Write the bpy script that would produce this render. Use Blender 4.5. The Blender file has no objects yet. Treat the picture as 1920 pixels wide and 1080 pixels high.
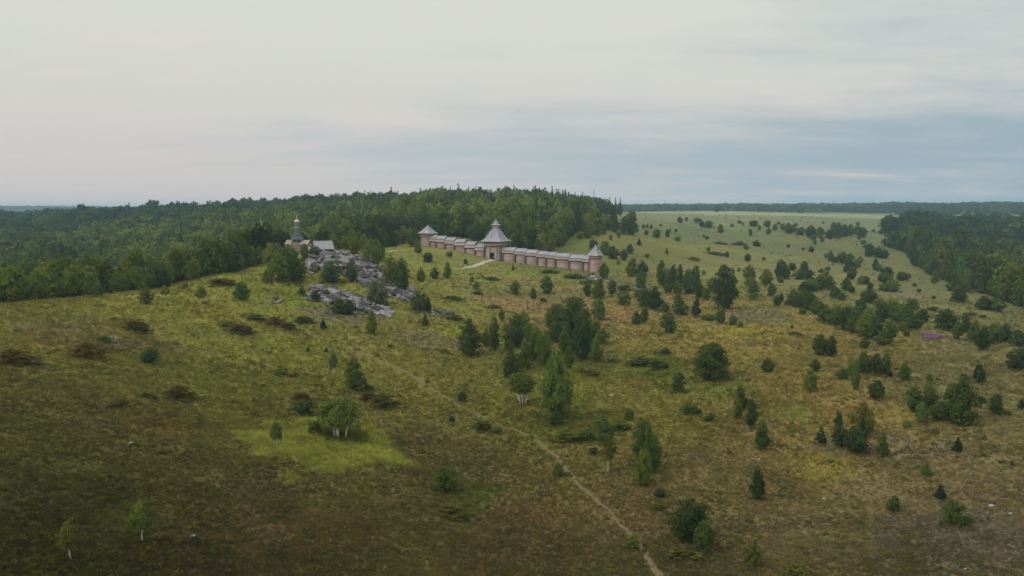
import bpy, math, random
import numpy as np
from mathutils import Vector, Matrix

# ------------------------------------------------------------------ scene, camera, sky, sun, exposure
scene = bpy.context.scene
col = scene.collection
R = math.radians
F_PX = 1371.0                 # focal length in pixels of the 1920 x 1080 photograph
V_HOR = 392.0                 # the row of the true horizon
PITCH = math.atan((540.0 - V_HOR) / F_PX)
ZC = 60.0                     # height of the drone above datum

cam_d = bpy.data.cameras.new('camera')
cam_d.sensor_width = 36.0
cam_d.lens = 36.0 * F_PX / 1920.0
cam_d.clip_start = 1.0
cam_d.clip_end = 30000.0
cam = bpy.data.objects.new('camera', cam_d)
col.objects.link(cam)
cam.location = (0, 0, ZC)
cam.rotation_euler = (math.pi / 2 - PITCH, 0, 0)
scene.camera = cam

SUN_EL, SUN_AZ = 36.0, -112.0       # azimuth from the view direction, negative to the left
sd = Vector((math.sin(R(SUN_AZ)) * math.cos(R(SUN_EL)), math.cos(R(SUN_AZ)) * math.cos(R(SUN_EL)), math.sin(R(SUN_EL))))

world = bpy.data.worlds.new('World')
scene.world = world
world.use_nodes = True
wt = world.node_tree
wt.nodes.clear()


class NT:
    """small helper to write node trees"""
    def __init__(self, tree):
        self.t = tree

    def n(self, kind, **kw):
        nd = self.t.nodes.new(kind)
        for k, v in kw.items():
            setattr(nd, k, v)
        return nd

    def l(self, a, b):
        self.t.links.new(a, b)

    def put(self, sock, v):
        if hasattr(v, 'is_output'):
            self.l(v, sock)
        else:
            sock.default_value = v

    def math(self, op, a, b=0.0, c=None, clamp=False):
        nd = self.n('ShaderNodeMath', operation=op, use_clamp=clamp)
        self.put(nd.inputs[0], a)
        self.put(nd.inputs[1], b)
        if c is not None:
            self.put(nd.inputs[2], c)
        return nd.outputs[0]

    def mix(self, f, a, b, blend='MIX'):
        nd = self.n('ShaderNodeMix', data_type='RGBA', blend_type=blend)
        self.put(nd.inputs[0], f)
        self.put(nd.inputs[6], a)
        self.put(nd.inputs[7], b)
        return nd.outputs[2]

    def noise(self, vec, scale, detail=3.0, rough=0.55):
        nd = self.n('ShaderNodeTexNoise')
        if vec is not None:
            self.l(vec, nd.inputs['Vector'])
        nd.inputs['Scale'].default_value = scale
        nd.inputs['Detail'].default_value = detail
        nd.inputs['Roughness'].default_value = rough
        return nd.outputs[0]

    def ramp(self, f, lo, hi, a=0.0, b=1.0):
        nd = self.n('ShaderNodeMapRange', interpolation_type='SMOOTHSTEP')
        self.put(nd.inputs[0], f)
        nd.inputs[1].default_value = lo
        nd.inputs[2].default_value = hi
        nd.inputs[3].default_value = a
        nd.inputs[4].default_value = b
        return nd.outputs[0]

    def mapping(self, vec, scale=(1, 1, 1), rot=(0, 0, 0), loc=(0, 0, 0)):
        nd = self.n('ShaderNodeMapping')
        self.l(vec, nd.inputs['Vector'])
        nd.inputs['Scale'].default_value = scale
        nd.inputs['Rotation'].default_value = rot
        nd.inputs['Location'].default_value = loc
        return nd.outputs[0]


w = NT(wt)
sky = w.n('ShaderNodeTexSky', sky_type='NISHITA')
sky.sun_disc = False
sky.sun_elevation = R(SUN_EL)
sky.sun_rotation = R(SUN_AZ)
sky.air_density = 1.2
sky.dust_density = 2.0
tc = w.n('ShaderNodeTexCoord')
sep = w.n('ShaderNodeSeparateXYZ')
w.l(tc.outputs['Generated'], sep.inputs[0])
zc_ = w.math('ADD', w.math('MAXIMUM', sep.outputs[2], 0.0), 0.09)
cx = w.math('DIVIDE', sep.outputs[0], zc_)
cy = w.math('DIVIDE', sep.outputs[1], zc_)
comb = w.n('ShaderNodeCombineXYZ')
w.l(cx, comb.inputs[0]); w.l(cy, comb.inputs[1])
deck = comb.outputs[0]
big = w.noise(w.mapping(deck, (0.22, 0.34, 1), (0, 0, R(18)), (3.1, 1.7, 0)), 1.0, 4.0, 0.5)
mid = w.noise(w.mapping(deck, (0.6, 1.05, 1), (0, 0, R(14)), (7.3, 2.2, 0)), 1.0, 6.0, 0.58)
fine = w.noise(w.mapping(deck, (1.6, 3.2, 1), (0, 0, R(10)), (1.3, 9.2, 0)), 1.0, 6.0, 0.6)
thick = w.math('ADD', w.math('MULTIPLY', big, 0.55), w.math('ADD', w.math('MULTIPLY', mid, 0.33), w.math('MULTIPLY', fine, 0.16)))
# thin, bluish cloud away from the sun; warm, dense cloud towards it (azimuth term)
side = w.math('ADD', w.math('MULTIPLY', sep.outputs[0], 0.85), w.math('MULTIPLY', sep.outputs[1], 0.30))
low = w.ramp(sep.outputs[2], 0.02, 0.20, 1.0, 0.0)
blue_f = w.math('ADD', w.math('MULTIPLY', side, 0.80), w.math('MULTIPLY', low, 0.52))
blue_f = w.math('SUBTRACT', blue_f, w.math('MULTIPLY', w.math('SUBTRACT', thick, 0.5), 2.6))
blue_f = w.ramp(blue_f, 0.28, 1.05)
warm = w.mix(w.ramp(sep.outputs[2], 0.0, 0.24), (6.35, 5.95, 5.8, 1), (6.95, 7.05, 6.5, 1))
bluec = w.mix(w.ramp(side, 0.2, 0.85), (4.7, 5.35, 5.75, 1), (3.05, 4.25, 5.0, 1))
cloud = w.mix(blue_f, warm, bluec)
peach = w.math('MULTIPLY', w.ramp(mid, 0.56, 0.72), w.ramp(side, -0.3, 0.5, 0.5, 0.1))
cloud = w.mix(peach, cloud, (7.5, 6.9, 6.3, 1))
cover = w.ramp(thick, 0.25, 0.5, 0.86, 0.97)
skyc = w.mix(cover, sky.outputs[0], cloud)
# an overcast sky is brighter overhead than at the horizon
zen = w.ramp(sep.outputs[2], 0.2, 1.0, 1.0, 1.75)
zz_ = w.n('ShaderNodeCombineXYZ')
for k in range(3): w.l(zen, zz_.inputs[k])
skyc = w.mix(1.0, skyc, zz_.outputs[0], 'MULTIPLY')
bg = w.n('ShaderNodeBackground')
w.l(skyc, bg.inputs['Color'])
bg.inputs['Strength'].default_value = 0.1
wo = w.n('ShaderNodeOutputWorld')
w.l(bg.outputs[0], wo.inputs['Surface'])

sun_d = bpy.data.lights.new('sun', 'SUN')
sun_d.energy = 1.5
sun_d.angle = R(12)
sun_d.color = (1.0, 0.93, 0.82)
sun = bpy.data.objects.new('sun', sun_d)
col.objects.link(sun)
sun.rotation_euler = sd.to_track_quat('Z', 'Y').to_euler()

scene.view_settings.view_transform = 'Standard'
scene.view_settings.look = 'None'
scene.view_settings.exposure = 0.0
scene.view_settings.gamma = 1.0
scene.render.engine = 'CYCLES'
scene.cycles.use_denoising = True
scene.cycles.max_bounces = 5
scene.cycles.diffuse_bounces = 3
scene.cycles.transmission_bounces = 3
scene.cycles.volume_bounces = 1
scene.render.film_transparent = False

rng = np.random.default_rng(7)
random.seed(7)


# ------------------------------------------------------------------ numeric helpers
def hash2(ix, iy, seed):
    n = (ix.astype(np.int64) * 374761393 + iy.astype(np.int64) * 668265263 + seed * 1442695041) & 0x7fffffff
    n = (n ^ (n >> 13)) * 1274126177 & 0x7fffffff
    n = (n ^ (n >> 16)) & 0xffff
    return n / 65535.0


def vnoise(x, y, seed=0):
    ix = np.floor(x); iy = np.floor(y)
    fx = x - ix; fy = y - iy
    fx = fx * fx * (3 - 2 * fx); fy = fy * fy * (3 - 2 * fy)
    a = hash2(ix, iy, seed); b = hash2(ix + 1, iy, seed)
    c = hash2(ix, iy + 1, seed); d = hash2(ix + 1, iy + 1, seed)
    return (a * (1 - fx) + b * fx) * (1 - fy) + (c * (1 - fx) + d * fx) * fy


def fbm(x, y, seed=0, octaves=4):
    s = 0.0; a = 0.5; tot = 0.0
    for k in range(octaves):
        s = s + a * vnoise(x * 2 ** k, y * 2 ** k, seed + k * 17)
        tot += a; a *= 0.5
    return s / tot


def sstep(a, b, x):
    t = np.clip((x - a) / (b - a), 0, 1)
    return t * t * (3 - 2 * t)


def ray_dir(u, v):
    x = (u - 960.0) / F_PX; y = -(v - 540.0) / F_PX
    cp, sp = math.cos(PITCH), math.sin(PITCH)
    return np.array([x, cp + y * sp, -sp + y * cp])


def srgb(c):
    c = np.asarray(c, dtype=float) / 255.0
    return np.where(c <= 0.04045, c / 12.92, ((c + 0.055) / 1.055) ** 2.4)


# ------------------------------------------------------------------ terrain: heights at surveyed points (bearing, range, drop below the drone)
def A(u):
    return math.atan2((u - 960.0) / F_PX, math.cos(PITCH) + 0.07 * math.sin(PITCH))


CP = []      # bearing, ln range, z


def cv(u, v, d):                # a ground point seen at pixel row v, at range d
    r = ray_dir(u, v)
    t = d / math.hypot(r[0], r[1])
    CP.append((math.atan2(r[0], r[1]), math.log(d), ZC + t * r[2]))


def cd(u, d, drop):             # a ground point known by its drop
    CP.append((A(u), math.log(d), ZC - drop))


for u in (-500, 960, 2420):
    cd(u, 20, 41)
for p in [(-400, 1080, 72), (0, 1080, 78), (480, 1080, 80), (960, 1080, 82), (1440, 1080, 85), (1920, 1080, 92), (2300, 1080, 98),
          (-300, 800, 118), (200, 800, 126), (640, 820, 129), (200, 680, 172), (0, 690, 160), (-350, 660, 165),
          (-300, 590, 210), (0, 578, 232), (200, 556, 258), (400, 522, 292), (500, 505, 310),
          (300, 620, 215), (500, 590, 250), (450, 700, 182), (664, 732, 172), (697, 626, 232), (600, 640, 222),
          (560, 472, 345), (600, 471, 345), (640, 474, 338), (560, 530, 300), (580, 550, 284),
          (690, 495, 330), (740, 530, 306), (775, 560, 290), (660, 585, 262), (720, 590, 262),
          (700, 474, 366), (740, 465, 410), (800, 462, 457), (760, 505, 368), (850, 530, 338), (800, 605, 258), (880, 669, 214),
          (850, 505, 385), (925, 486, 440), (870, 474, 448), (1025, 499, 428), (1115, 510, 410),
          (950, 560, 322), (1042, 788, 149), (930, 900, 118), (1000, 640, 236),
          (1115, 600, 277), (1115, 700, 194), (1200, 540, 356), (1170, 488, 460),
          (1300, 800, 147), (1300, 600, 283), (1358, 579, 308), (1300, 500, 480), (1300, 450, 680), (1300, 420, 930), (1300, 404, 1350),
          (1600, 850, 138), (1600, 700, 197), (1600, 600, 318), (1600, 550, 420), (1600, 500, 580), (1600, 450, 860), (1600, 420, 1150), (1600, 405, 1600),
          (1450, 640, 245), (1450, 540, 395),
          (1900, 800, 160), (1900, 700, 224), (1900, 640, 296), (1900, 590, 392), (1760, 540, 470), (2250, 700, 235), (2250, 600, 390),
          (860, 443, 530), (960, 455, 515), (1080, 446, 540), (1183, 439, 600), (1140, 404, 1150)]:
    cv(*p)
for p in [(-300, 420, 46), (0, 400, 47), (200, 380, 47), (400, 400, 44), (560, 430, 36), (640, 440, 30),
          (-300, 620, 54), (0, 620, 52), (250, 600, 48), (450, 590, 40), (620, 600, 28), (720, 560, 21),
          (-300, 1400, 28), (0, 1400, 22), (150, 1300, 19), (300, 1230, 16), (450, 1150, 12), (600, 1080, 7), (700, 1000, 4), (820, 930, 0),
          (930, 880, -2), (1030, 830, 2), (1085, 800, 8), (1120, 790, 13), (800, 680, 12), (930, 650, 12), (1040, 640, 12),
          (300, 800, 36), (100, 950, 40), (-200, 950, 42), (500, 800, 22),
          (600, 1700, 10), (930, 1500, 6), (200, 2200, 32), (-200, 2200, 36),
          (1180, 1800, 8.5), (1300, 2200, 8), (1600, 2300, 10), (1850, 2200, 14),
          (1700, 800, 41), (1800, 700, 51), (1900, 620, 57), (1800, 1000, 40), (1900, 1000, 45), (1750, 1400, 23), (1900, 1450, 29), (2200, 700, 57), (2200, 1400, 33),
          (0, 4000, 20), (0, 6200, -2), (200, 6500, 2), (400, 5000, 6), (960, 4000, 4), (1200, 3600, -1), (1450, 3700, -4), (1700, 3600, -7), (1950, 3600, -8), (2400, 3600, -6),
          (-600, 9000, 10), (200, 9000, 15), (960, 9000, 10), (1700, 9000, 10), (2500, 9000, 10)]:
    cd(*p)
CP = np.array(CP)
SX = 2.2
PX = np.c_[CP[:, 0] * SX, CP[:, 1]]


def tps_k(d2):
    return 0.5 * d2 * np.log(d2 + 1e-12)


nP = len(PX)
d2 = ((PX[:, None] - PX[None]) ** 2).sum(-1)
M = np.zeros((nP + 3, nP + 3))
M[:nP, :nP] = tps_k(d2) + np.eye(nP) * 2e-4
M[:nP, nP] = 1; M[:nP, nP + 1:] = PX
M[nP, :nP] = 1; M[nP + 1:, :nP] = PX.T
rhs = np.zeros(nP + 3); rhs[:nP] = CP[:, 2]
sol = np.linalg.solve(M, rhs)


def tps(th, lr):
    th = np.clip(th, -0.95, 0.95)
    out = np.zeros_like(th)
    n = th.size
    thf = (th * SX).ravel(); lrf = lr.ravel(); o = np.zeros(n)
    for s in range(0, n, 40000):
        e = min(n, s + 40000)
        dd = (thf[s:e, None] - PX[None, :, 0]) ** 2 + (lrf[s:e, None] - PX[None, :, 1]) ** 2
        o[s:e] = tps_k(dd) @ sol[:nP] + sol[nP] + sol[nP + 1] * thf[s:e] + sol[nP + 2] * lrf[s:e]
    return o.reshape(th.shape)


TH = np.r_[np.linspace(-math.pi, -0.82, 46)[:-1], np.linspace(-0.82, 0.82, 471), np.linspace(0.82, math.pi, 46)[1:]]
LR = np.r_[np.linspace(math.log(12), math.log(62), 16)[:-1], np.linspace(math.log(62), math.log(470), 330)[:-1], np.linspace(math.log(470), math.log(11000), 210)]
GT, GL = np.meshgrid(TH, LR, indexing='ij')
GX = np.sin(GT) * np.exp(GL); GY = np.cos(GT) * np.exp(GL)
GZ = tps(GT, GL)
wside = sstep(0.85, 1.6, np.abs(GT))
GZ = GZ * (1 - wside) + 18.0 * wside
rr = np.exp(GL)
GZ += (fbm(GX / 14, GY / 14, 3) - 0.5) * 1.5 * sstep(30, 90, rr) + (fbm(GX / 4.5, GY / 4.5, 9, 3) - 0.5) * 0.55 * (1 - sstep(300, 500, rr))
GZ += (fbm(GX / 70, GY / 70, 5) - 0.5) * 3.0 * sstep(100, 300, rr)
GZ += (fbm(GX / 260, GY / 260, 6) - 0.5) * 14.0 * sstep(600, 1500, rr)


def height(x, y):
    x = np.asarray(x, float); y = np.asarray(y, float)
    th = np.arctan2(x, y); lr = np.log(np.maximum(np.hypot(x, y), 12.1))
    i = np.clip(np.searchsorted(TH, th) - 1, 0, len(TH) - 2)
    j = np.clip(np.searchsorted(LR, lr) - 1, 0, len(LR) - 2)
    a = (th - TH[i]) / (TH[i + 1] - TH[i]); b = np.clip((lr - LR[j]) / (LR[j + 1] - LR[j]), 0, 1)
    return (GZ[i, j] * (1 - a) + GZ[i + 1, j] * a) * (1 - b) + (GZ[i, j + 1] * (1 - a) + GZ[i + 1, j + 1] * a) * b


TS = np.exp(np.linspace(math.log(40), math.log(9000), 5000))


def hit(u, v, dmin=40.0):
    """where the sight line through a pixel meets the ground: (x, y, z, metres per pixel there)"""
    r = ray_dir(u, v)
    x = TS * r[0]; y = TS * r[1]; z = ZC + TS * r[2]
    g = z - height(x, y)
    k = np.where((g < 0) & (TS > dmin))[0]
    k = int(k[0]) if len(k) else len(TS) - 1
    if k > 0 and g[k - 1] > 0 > g[k]:
        f = g[k - 1] / (g[k - 1] - g[k])
        t = TS[k - 1] + f * (TS[k] - TS[k - 1])
    else:
        t = TS[k]
    px, py = t * r[0], t * r[1]
    return px, py, float(height(px, py)), t / F_PX


def at_range(u, d):
    th = A(u)
    x, y = math.sin(th) * d, math.cos(th) * d
    return x, y, float(height(x, y)), d / F_PX


def project(x, y, z):
    dx, dy, dz = x, y, z - ZC
    cp, sp = math.cos(PITCH), math.sin(PITCH)
    dep = dy * cp - dz * sp
    up = dy * sp + dz * cp
    return 960 + F_PX * dx / dep, 540 - F_PX * up / dep


# ------------------------------------------------------------------ where the woods stand
WOOD_L = np.array([(-700, 215), (-300, 222), (0, 243), (60, 252), (200, 276), (330, 296), (440, 316), (500, 335), (560, 375), (620, 385), (680, 402), (730, 452), (770, 500),
                   (800, 520), (850, 535), (900, 520), (950, 478), (985, 470), (1020, 480), (1050, 530), (1085, 580), (1128, 610), (1140, 640)], float)


def wood_mask(x, y):
    th = np.arctan2(x, y); r = np.hypot(x, y)
    u = 960 + F_PX * np.tan(np.clip(th, -1.3, 1.3)) * math.cos(PITCH)
    jit = (fbm(x / 30, y / 30, 21, 3) - 0.5)
    jit2 = (fbm(x / 75, y / 75, 23, 3) - 0.5)
    u = u + jit2 * 150 * sstep(400, 700, r) * (u > 1000)
    edge = np.interp(u, WOOD_L[:, 0], WOOD_L[:, 1]) * (1 + 0.09 * jit + 0.10 * jit2 * sstep(900, 1000, u)) + 9
    right_end = np.interp(r, [560, 700, 900, 1300], [1140, 1128, 1118, 1060])
    left = (u < right_end) & (r > edge) & (r < 2400)
    e2 = np.interp(u, [1672, 1690, 1712, 1745, 1800, 1850, 1900, 1960, 2300], [1250, 900, 690, 620, 550, 495, 445, 410, 350]) * (1 + 0.22 * jit + 0.12 * jit2)
    e3 = np.interp(u, [1650, 1720, 1780, 1900, 2300], [1260, 1300, 1480, 1700, 1900])
    right = (u > 1668) & (r > e2) & (r < e3)
    right &= fbm(x / 42, y / 42, 29, 3) < 0.57
    far = (u > 1090) & (r > 2350 + 900 * jit2) & (r < 4400) & (fbm(x / 240, y / 240, 31, 3) < 0.62)
    farl = (u < 420) & (r > 5300) & (r < 7600)
    return left | right | far | farl


# ------------------------------------------------------------------ ground colours: vegetation zones (sRGB), with corner darkening painted in at bottom left
VEG = [(100, 1000, (62, 57, 33)), (350, 1040, (68, 60, 38)), (100, 800, (78, 74, 38)), (100, 660, (110, 98, 50)), (30, 600, (104, 100, 58)), (300, 590, (120, 112, 56)), (500, 650, (104, 102, 46)),  # bottom-left tones: darker heath plus lens falloff put into the colour
       (300, 850, (78, 71, 38)), (520, 960, (76, 66, 40)), (850, 870, (86, 76, 46)), (800, 700, (108, 100, 50)), (880, 560, (114, 108, 56)), (450, 560, (108, 108, 48)), (420, 700, (96, 94, 44)),
       (1000, 575, (116, 100, 66)), (1150, 590, (118, 102, 68)), (1300, 640, (118, 104, 56)), (1450, 640, (118, 104, 60)), (1250, 800, (106, 96, 52)),
       (1400, 900, (100, 88, 56)), (1000, 1020, (84, 72, 46)), (1250, 1050, (84, 74, 50)), (1700, 900, (106, 93, 65)), (1800, 1020, (90, 80, 60)), (1850, 700, (106, 98, 66)), (1560, 780, (114, 98, 58)),
       (1500, 470, (92, 92, 60)), (1300, 440, (90, 92, 61)), (1300, 408, (106, 107, 80)), (1650, 412, (98, 102, 74)), (1700, 520, (96, 94, 60)), (1400, 520, (106, 102, 62)),
       (760, 500, (112, 110, 54)), (900, 500, (108, 106, 56)), (860, 445, (102, 98, 58)), (1080, 455, (100, 98, 56)), (1180, 480, (94, 93, 52)), (1100, 720, (100, 98, 44)), (950, 760, (100, 96, 46))]
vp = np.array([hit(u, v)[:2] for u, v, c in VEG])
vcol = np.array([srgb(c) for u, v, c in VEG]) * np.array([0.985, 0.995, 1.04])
vth = np.arctan2(vp[:, 0], vp[:, 1]); vlr = np.log(np.hypot(vp[:, 0], vp[:, 1]))
GAIN = 1.30


def veg_colour(x, y):
    th = np.arctan2(x, y); lr = np.log(np.maximum(np.hypot(x, y), 15))
    jx = (fbm(x / 22, y / 22, 41, 3) - 0.5) * 0.22; jy = (fbm(x / 22, y / 22, 43, 3) - 0.5) * 0.4
    num = np.zeros(x.shape + (3,)); den = np.zeros(x.shape)
    for k in range(len(vth)):
        w_ = 1.0 / (((th + jx - vth[k]) * 2.6) ** 2 + (lr + jy - vlr[k]) ** 2 + 0.004) ** 1.6
        num += w_[..., None] * vcol[k]; den += w_
    return num / den[..., None] * GAIN


# patches with a shape of their own: centre pixel, radii in pixels, colour, edge noise, strength
PATCH = [(612, 842, 152, 50, (126, 126, 62), 0.46, 0.92, 'tall'), (640, 812, 60, 20, (66, 66, 32), 0.5, 0.8, ''), (1690, 552, 36, 7, (112, 100, 92), 0.9, 0.7, ''), (1605, 520, 34, 6, (118, 106, 84), 0.5, 0.7, ''),
         (1230, 560, 60, 10, (116, 96, 66), 0.6, 0.6, ''), (1150, 585, 50, 18, (124, 102, 70), 0.6, 0.7, ''), (1000, 575, 70, 14, (122, 102, 68), 0.6, 0.7, ''), (1310, 725, 80, 22, (90, 98, 46), 0.8, 0.55, ''),
         (1210, 690, 90, 24, (84, 92, 42), 0.6, 0.6, ''), (1060, 800, 130, 40, (84, 84, 38), 0.6, 0.7, ''), (1540, 880, 60, 26, (116, 108, 52), 0.8, 0.4, ''), (1480, 770, 50, 16, (98, 98, 48), 0.8, 0.5, ''),
         (1690, 775, 40, 9, (120, 108, 54), 0.7, 0.5, ''), (1400, 625, 60, 14, (126, 118, 52), 0.6, 0.6, ''), (600, 470, 55, 8, (122, 104, 76), 0.5, 0.6, ''), (640, 590, 70, 20, (104, 94, 76), 0.5, 0.8, ''),
         (800, 640, 70, 22, (106, 98, 70), 0.6, 0.7, ''), (200, 640, 130, 26, (96, 84, 56), 0.6, 0.6, ''), (430, 590, 90, 18, (110, 100, 40), 0.6, 0.6, ''), (130, 690, 200, 30, (92, 84, 42), 0.6, 0.4, ''),
         (300, 800, 60, 16, (100, 82, 46), 0.8, 0.45, ''), (480, 500, 60, 10, (128, 108, 60), 0.5, 0.5, ''), (1420, 590, 70, 14, (96, 92, 76), 0.6, 0.6, ''), (1790, 1000, 140, 50, (92, 82, 72), 0.7, 0.6, ''),
         (1640, 840, 120, 26, (104, 96, 82), 0.7, 0.5, ''), (1450, 1000, 120, 40, (98, 86, 66), 0.7, 0.5, ''), (1730, 608, 70, 10, (112, 114, 54), 0.6, 0.6, ''), (1170, 950, 80, 60, (100, 84, 58), 0.7, 0.5, ''),
         (880, 620, 60, 14, (116, 116, 46), 0.6, 0.6, ''), (1340, 470, 160, 8, (112, 110, 62), 0.6, 0.4, ''), (1000, 510, 60, 8, (100, 102, 50), 0.6, 0.6, ''), (1450, 402, 520, 3, (134, 134, 100), 0.4, 0.7, ''),
         (560, 1000, 160, 40, (92, 74, 50), 0.7, 0.5, ''), (60, 940, 160, 90, (56, 54, 30), 0.6, 0.6, ''), (880, 930, 60, 30, (74, 80, 36), 0.7, 0.6, ''), (1000, 960, 80, 24, (98, 80, 54), 0.7, 0.5, '')]  # bottom-left patch also carries the corner falloff in its colour
patch_geo = []
for (u, v, ru, rv, c, en, st, tag_) in PATCH:
    x0, y0, z0, m = hit(u, v)
    xa, ya = hit(u, v - rv)[:2]; xb, yb = hit(u, v + rv)[:2]
    rl = 0.5 * math.hypot(xa - xb, ya - yb)
    mx, my = 0.5 * (xa + xb), 0.5 * (ya + yb)
    d = math.hypot(mx, my)
    patch_geo.append((mx, my, (mx / d, my / d), ru * m, max(rl, 0.5), srgb(c) * GAIN, en, st, tag_))


def patch_w(p, x, y):
    mx, my, (fx, fy), rs, rl, c, en, st, tg = p
    dx, dy = x - mx, y - my
    a = (dx * fy - dy * fx) / rs; b = (dx * fx + dy * fy) / rl
    sc = max(rs, rl) * 0.35
    q = np.sqrt(a * a + b * b) + (fbm(x / sc, y / sc, 77, 4) - 0.5) * 2 * en
    return (1 - sstep(0.82, 1.08, q)) * st


def ground_colour(x, y):
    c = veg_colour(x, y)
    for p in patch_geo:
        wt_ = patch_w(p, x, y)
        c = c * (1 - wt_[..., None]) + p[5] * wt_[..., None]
    wm = wood_mask(x, y) | ((np.arctan2(x, y) < A(1090)) & (np.hypot(x, y) > 2300))      # wooded country beyond the ridge
    c = np.where(wm[..., None], np.array([0.045, 0.06, 0.025]), c)
    return c


# ------------------------------------------------------------------ mesh and material helpers
def tag(o, label=None, cat=None, group=None, kind=None):
    if label: o['label'] = label
    if cat: o['category'] = cat
    if group: o['group'] = group
    if kind: o['kind'] = kind
    return o


def mesh_np(name, verts, faces, mats=()):
    """verts (n,3) array, faces (m,k) int array with one k"""
    me = bpy.data.meshes.new(name)
    verts = np.asarray(verts, np.float32); faces = np.asarray(faces, np.int32)
    me.vertices.add(len(verts)); me.vertices.foreach_set('co', verts.ravel())
    k = faces.shape[1]
    me.loops.add(faces.size); me.loops.foreach_set('vertex_index', faces.ravel())
    me.polygons.add(len(faces))
    me.polygons.foreach_set('loop_start', np.arange(0, faces.size, k, dtype=np.int32))
    me.polygons.foreach_set('loop_total', np.full(len(faces), k, np.int32))
    for m in mats: me.materials.append(m)
    me.update(calc_edges=True)
    me.validate()
    return me


def obj(name, me, parent=None, loc=None, rz=0.0, scale=None):
    o = bpy.data.objects.new(name, me)
    col.objects.link(o)
    if parent: o.parent = parent
    if loc is not None: o.location = loc
    if rz: o.rotation_euler = (0, 0, rz)
    if scale is not None: o.scale = scale
    return o


class MB:
    """collects boxes, prisms and tubes into one mesh"""
    def __init__(self):
        self.v = []; self.f = []; self.m = []

    def add(self, vs, fs, mi=0):
        b = len(self.v)
        self.v += [tuple(p) for p in vs]
        self.f += [tuple(b + i for i in f) for f in fs]
        self.m += [mi] * len(fs)

    def box(self, c, s, rz=0.0, mi=0, tilt=None):
        hx, hy, hz = s[0] / 2, s[1] / 2, s[2] / 2
        mt = Matrix.Rotation(rz, 3, 'Z')
        if tilt: mt = mt @ Matrix.Rotation(tilt[1], 3, tilt[0])
        P = []
        for dz in (-hz, hz):
            for dx, dy in ((-hx, -hy), (hx, -hy), (hx, hy), (-hx, hy)):
                P.append(mt @ Vector((dx, dy, dz)) + Vector(c))
        self.add(P, [(3, 2, 1, 0), (4, 5, 6, 7), (0, 1, 5, 4), (1, 2, 6, 5), (2, 3, 7, 6), (3, 0, 4, 7)], mi)

    def tube(self, pts, rad, n=6, mi=0, caps=True):
        rings = []
        pts = [Vector(p) for p in pts]
        for i, p in enumerate(pts):
            d = (pts[min(i + 1, len(pts) - 1)] - pts[max(i - 1, 0)])
            d = d.normalized() if d.length > 1e-9 else Vector((0, 0, 1))
            a = d.cross(Vector((0.31, 0.9, 0.12)) if abs(d.z) > 0.8 else Vector((0, 0, 1))).normalized()
            b = d.cross(a)
            r = rad[i] if isinstance(rad, (list, tuple)) else rad
            rings.append([p + (a * math.cos(2 * math.pi * k / n) + b * math.sin(2 * math.pi * k / n)) * r for k in range(n)])
        vs = [q for rg in rings for q in rg]
        fs = []
        for i in range(len(pts) - 1):
            for k in range(n):
                fs.append((i * n + k, i * n + (k + 1) % n, (i + 1) * n + (k + 1) % n, (i + 1) * n + k))
        if caps:
            fs.append(tuple(range(n - 1, -1, -1)))
            fs.append(tuple((len(pts) - 1) * n + k for k in range(n)))
        self.add(vs, fs, mi)

    def lathe(self, prof, n=10, mi=0, c=(0, 0), phase=0.0):
        vs = []
        for r, z in prof:
            for k in range(n):
                a = 2 * math.pi * k / n + phase
                vs.append((c[0] + r * math.cos(a), c[1] + r * math.sin(a), z))
        fs = []
        for i in range(len(prof) - 1):
            for k in range(n):
                fs.append((i * n + k, i * n + (k + 1) % n, (i + 1) * n + (k + 1) % n, (i + 1) * n + k))
        fs.append(tuple(range(n - 1, -1, -1)))
        fs.append(tuple((len(prof) - 1) * n + k for k in range(n)))
        self.add(vs, fs, mi)

    def mesh(self, name, *mats, smooth=False):
        me = bpy.data.meshes.new(name)
        me.from_pydata(self.v, [], self.f)
        for m in mats: me.materials.append(m)
        if len(mats) > 1:
            me.polygons.foreach_set('material_index', np.array(self.m, np.int32))
        if smooth:
            me.polygons.foreach_set('use_smooth', np.ones(len(self.f), bool))
        me.update()
        return me

    def build(self, name, mat, parent=None, smooth=False, **kw):
        mats = mat if isinstance(mat, (list, tuple)) else [mat]
        return obj(name, self.mesh(name, *mats, smooth=smooth), parent, **kw)


def material(name):
    m = bpy.data.materials.new(name)
    m.use_nodes = True
    m.node_tree.nodes.clear()
    return m, NT(m.node_tree)


def finish(nt, colour, rough=0.9, bump=None, bump_d=0.05, bump_s=0.6, metallic=0.0, spec=0.2):
    p = nt.n('ShaderNodeBsdfPrincipled')
    nt.put(p.inputs['Base Color'], colour)
    nt.put(p.inputs['Roughness'], rough)
    p.inputs['Metallic'].default_value = metallic
    p.inputs['Specular IOR Level'].default_value = spec
    if bump is not None:
        b = nt.n('ShaderNodeBump')
        b.inputs['Distance'].default_value = bump_d
        b.inputs['Strength'].default_value = bump_s
        nt.l(bump, b.inputs['Height'])
        nt.l(b.outputs[0], p.inputs['Normal'])
    o = nt.n('ShaderNodeOutputMaterial')
    nt.l(p.outputs[0], o.inputs['Surface'])


def c4(c): return (c[0], c[1], c[2], 1.0)


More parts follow.
